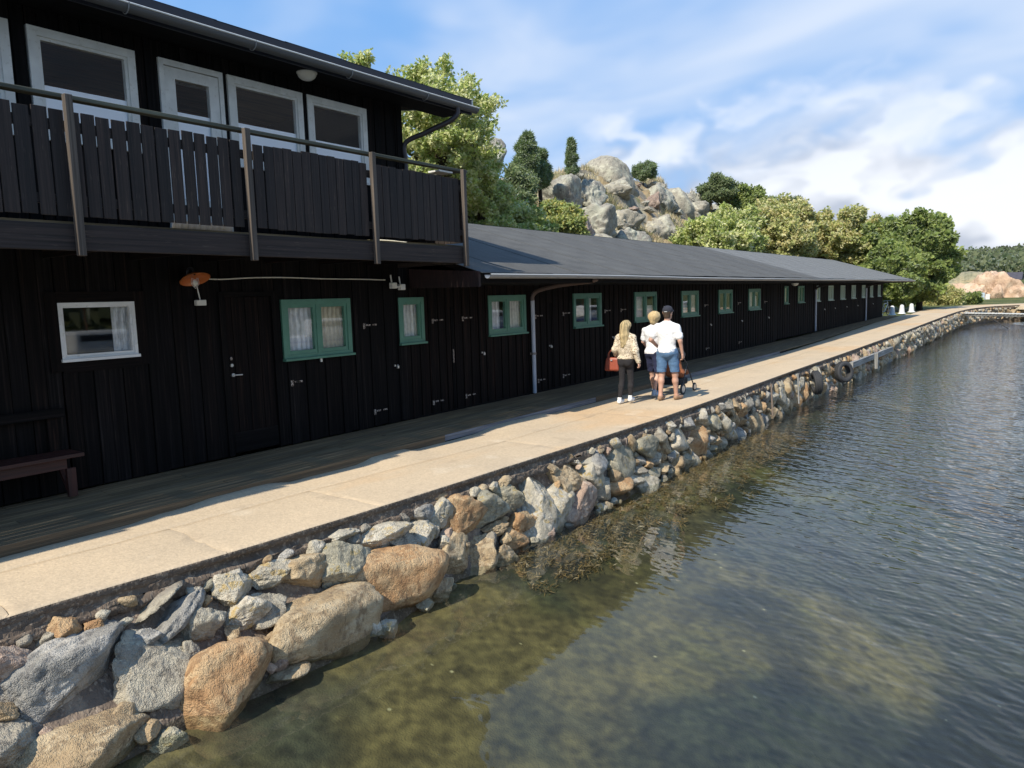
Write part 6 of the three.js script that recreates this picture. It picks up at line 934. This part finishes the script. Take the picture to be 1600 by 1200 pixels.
{ // woman
  const P = person('woman with long blond hair, patterned beige blouse and black leggings at the left', [-6.68, 0, -12.85], rad(2), { h: 1.6, build: 0.95, sw: 0.165, skin, curl: { L: 1.5, R: 0.5 }, yaw: 0.1, j: joints(leg(-0.09, 0.02, 0.02, 0.14, 0.085, -0.14), leg(0.085, -0.02, -0.06, -0.03, 0.12, -0.12), { chest: [0, 1.3, 0], waist: [0, 1.1, 0], pel: [0, 0.95, 0.02], head: [0, 1.675, -0.03], shoL: [-0.17, 1.44, 0], elbL: [-0.25, 1.18, 0.04], wriL: [-0.29, 1.04, -0.14], shoR: [0.17, 1.44, 0], elbR: [0.25, 1.16, 0.04], wriR: [0.295, 0.93, 0.0] }) });
  const { s, J } = P, ar = (sd) => [cap(J['sho' + sd], J['elb' + sd], 0.07 * s, 0.068 * s), cap(J['elb' + sd], J['wri' + sd], 0.07 * s, 0.055 * s)];
  part('blouse', creased([...P.grow(P.torso.slice(0, 7), 0.028), ...ar('L'), ...ar('R')], 0.012, 0.03, (q) => Math.max(0.98 * s - q[1] - (Math.abs(q[0]) > 0.2 * s ? 0.3 : 0), q[1] - 1.55 * s)), std({ color: lin(0.95, 0.95, 0.95), map: leopard, roughness: 0.9, bumpMap: fabricBump, bumpScale: 0.015 }), P.p);
  const lg = [...P.legs('L').slice(0, 3), ...P.legs('R').slice(0, 3)];
  part('leggings', netOf([...P.grow(P.torso.slice(6), 0.012), cap([-0.07 * s, 0.93 * s, 0.045 * s], [-0.07 * s, 0.9 * s, 0.045 * s], 0.1 * s, 0.1 * s), cap([0.07 * s, 0.93 * s, 0.045 * s], [0.07 * s, 0.9 * s, 0.045 * s], 0.1 * s, 0.1 * s), ...P.grow(lg, 0.009)], 0.012, 0.022, (q) => Math.max(0.14 * s - q[1], q[1] - 1.04 * s)), cloth(0.02, 0.018, 0.02), P.p);
  const h = J.head, hair = std({ color: lin(0.86, 0.66, 0.36), roughness: 0.65, map: clothMap, bumpMap: fabricBump, bumpScale: 0.03 });
  part('hair', hairy([cap([h[0], h[1] + 0.035, h[2] + 0.02], [h[0], h[1] + 0.035, h[2] - 0.015], 0.1, 0.095), cap([h[0], h[1] + 0.0, h[2] + 0.05], [h[0] - 0.01, h[1] - 0.17, h[2] + 0.085], 0.095, 0.085), cap([h[0] - 0.015, h[1] - 0.17, h[2] + 0.085], [h[0] - 0.02, h[1] - 0.36, h[2] + 0.115], 0.08, 0.045), cap([h[0] + 0.04, h[1] - 0.14, h[2] + 0.075], [h[0] + 0.04, h[1] - 0.32, h[2] + 0.11], 0.055, 0.03)], 0.009, 0.03, (q) => -(q[2] - h[2]) - 0.06 + 0.45 * Math.max(0, h[1] + 0.03 - q[1])), hair, P.p);
  for (const sd of ['L', 'R']) shoe(P, sd, std({ color: lin(0.78, 0.78, 0.76), roughness: 0.6 }));
  const b = thing('handbag', 'red-brown leather handbag hanging from the arm of the woman', 'handbag', [-7.0, 0.62, -12.9], rad(8)), lea = new THREE.MeshPhysicalMaterial({ color: lin(0.27, 0.06, 0.03), roughness: 0.4, clearcoat: 0.3 });
  const bg = new RoundedBoxGeometry(0.32, 0.27, 0.15, 4, 0.05), bp = bg.attributes.position; for (let i = 0; i < bp.count; i++) { const t = bp.getY(i) / 0.27 + 0.5; bp.setX(i, bp.getX(i) * lerp(1.05, 0.78, t)); bp.setZ(i, bp.getZ(i) * lerp(1.1, 0.6, t)); } bg.computeVertexNormals(); bg.translate(0, 0.135, 0);
  part('bag_body', bg, lea, b); for (const z of [-0.035, 0.035]) part('handle', tube([[-0.08, 0.26, z], [-0.07, 0.36, z * 0.7], [0.02, 0.425, z * 0.4], [0.09, 0.36, z * 0.7], [0.1, 0.26, z]], 0.009, 24, 6), lea, b); part('clasp', bx(-0.02, 0.02, 0.2, 0.225, 0.062, 0.075, null, 0.004), steel, b);
}
{ // pushchair
  const c = thing('pushchair', 'dark pushchair with orange-brown seat pushed ahead of the man', 'pushchair', [-6.46, 0, -14.75], rad(-2)), or = cloth(0.34, 0.12, 0.05);
  for (const [x, z, r] of [[-0.26, 0.3, 0.12], [0.28, 0.3, 0.12], [-0.2, -0.4, 0.09], [0.22, -0.4, 0.09]]) { const w = new THREE.Group(); w.name = 'wheel'; w.position.set(x, r, z); w.rotation.y = Math.PI / 2; c.add(w); part('tyre', new THREE.TorusGeometry(r - 0.018, 0.018, 8, 28), rubber, w); part('hub', new THREE.CylinderGeometry(r * 0.62, r * 0.62, 0.03, 18).rotateX(Math.PI / 2), steel, w); }
  part('frame', [-1, 1].flatMap((k) => [rod([k * 0.26, 0.12, 0.3], [k * 0.23, 0.62, 0.0], 0.013), rod([k * 0.23, 0.62, 0.0], [k * 0.23, 1.02, 0.52], 0.013), rod([k * 0.23, 0.62, 0.0], [k * 0.21, 0.09, -0.4], 0.013)]).concat([rod([-0.26, 0.12, 0.3], [0.28, 0.12, 0.3], 0.01)]), blackIron, c);
  part('handle', rod([-0.24, 1.02, 0.52], [0.24, 1.02, 0.52], 0.018), rubber, c);
  part('seat', netOf([cap([-0.13, 0.42, 0.08], [0.13, 0.42, 0.08], 0.09, 0.09), cap([-0.13, 0.42, 0.1], [-0.12, 0.78, 0.2], 0.06, 0.05), cap([0.13, 0.42, 0.1], [0.12, 0.78, 0.2], 0.06, 0.05), cap([0, 0.45, 0.1], [0, 0.78, 0.2], 0.09, 0.07), cap([-0.12, 0.42, -0.2], [0.12, 0.42, -0.2], 0.06, 0.06), cap([0, 0.4, 0.05], [0, 0.42, -0.2], 0.1, 0.07)], 0.015, 0.05), or, c);
  part('basket', new RoundedBoxGeometry(0.38, 0.14, 0.42, 3, 0.04).translate(0, 0.25, 0.06), cloth(0.02, 0.02, 0.022), c);
  part('canopy', new THREE.SphereGeometry(0.27, 24, 12, 0, 6.2832, 0, 1.45).scale(0.9, 0.8, 0.8).rotateX(0.5).translate(0, 0.76, 0.1), cloth(0.03, 0.03, 0.034), c);
}
renderer.render(scene, camera);
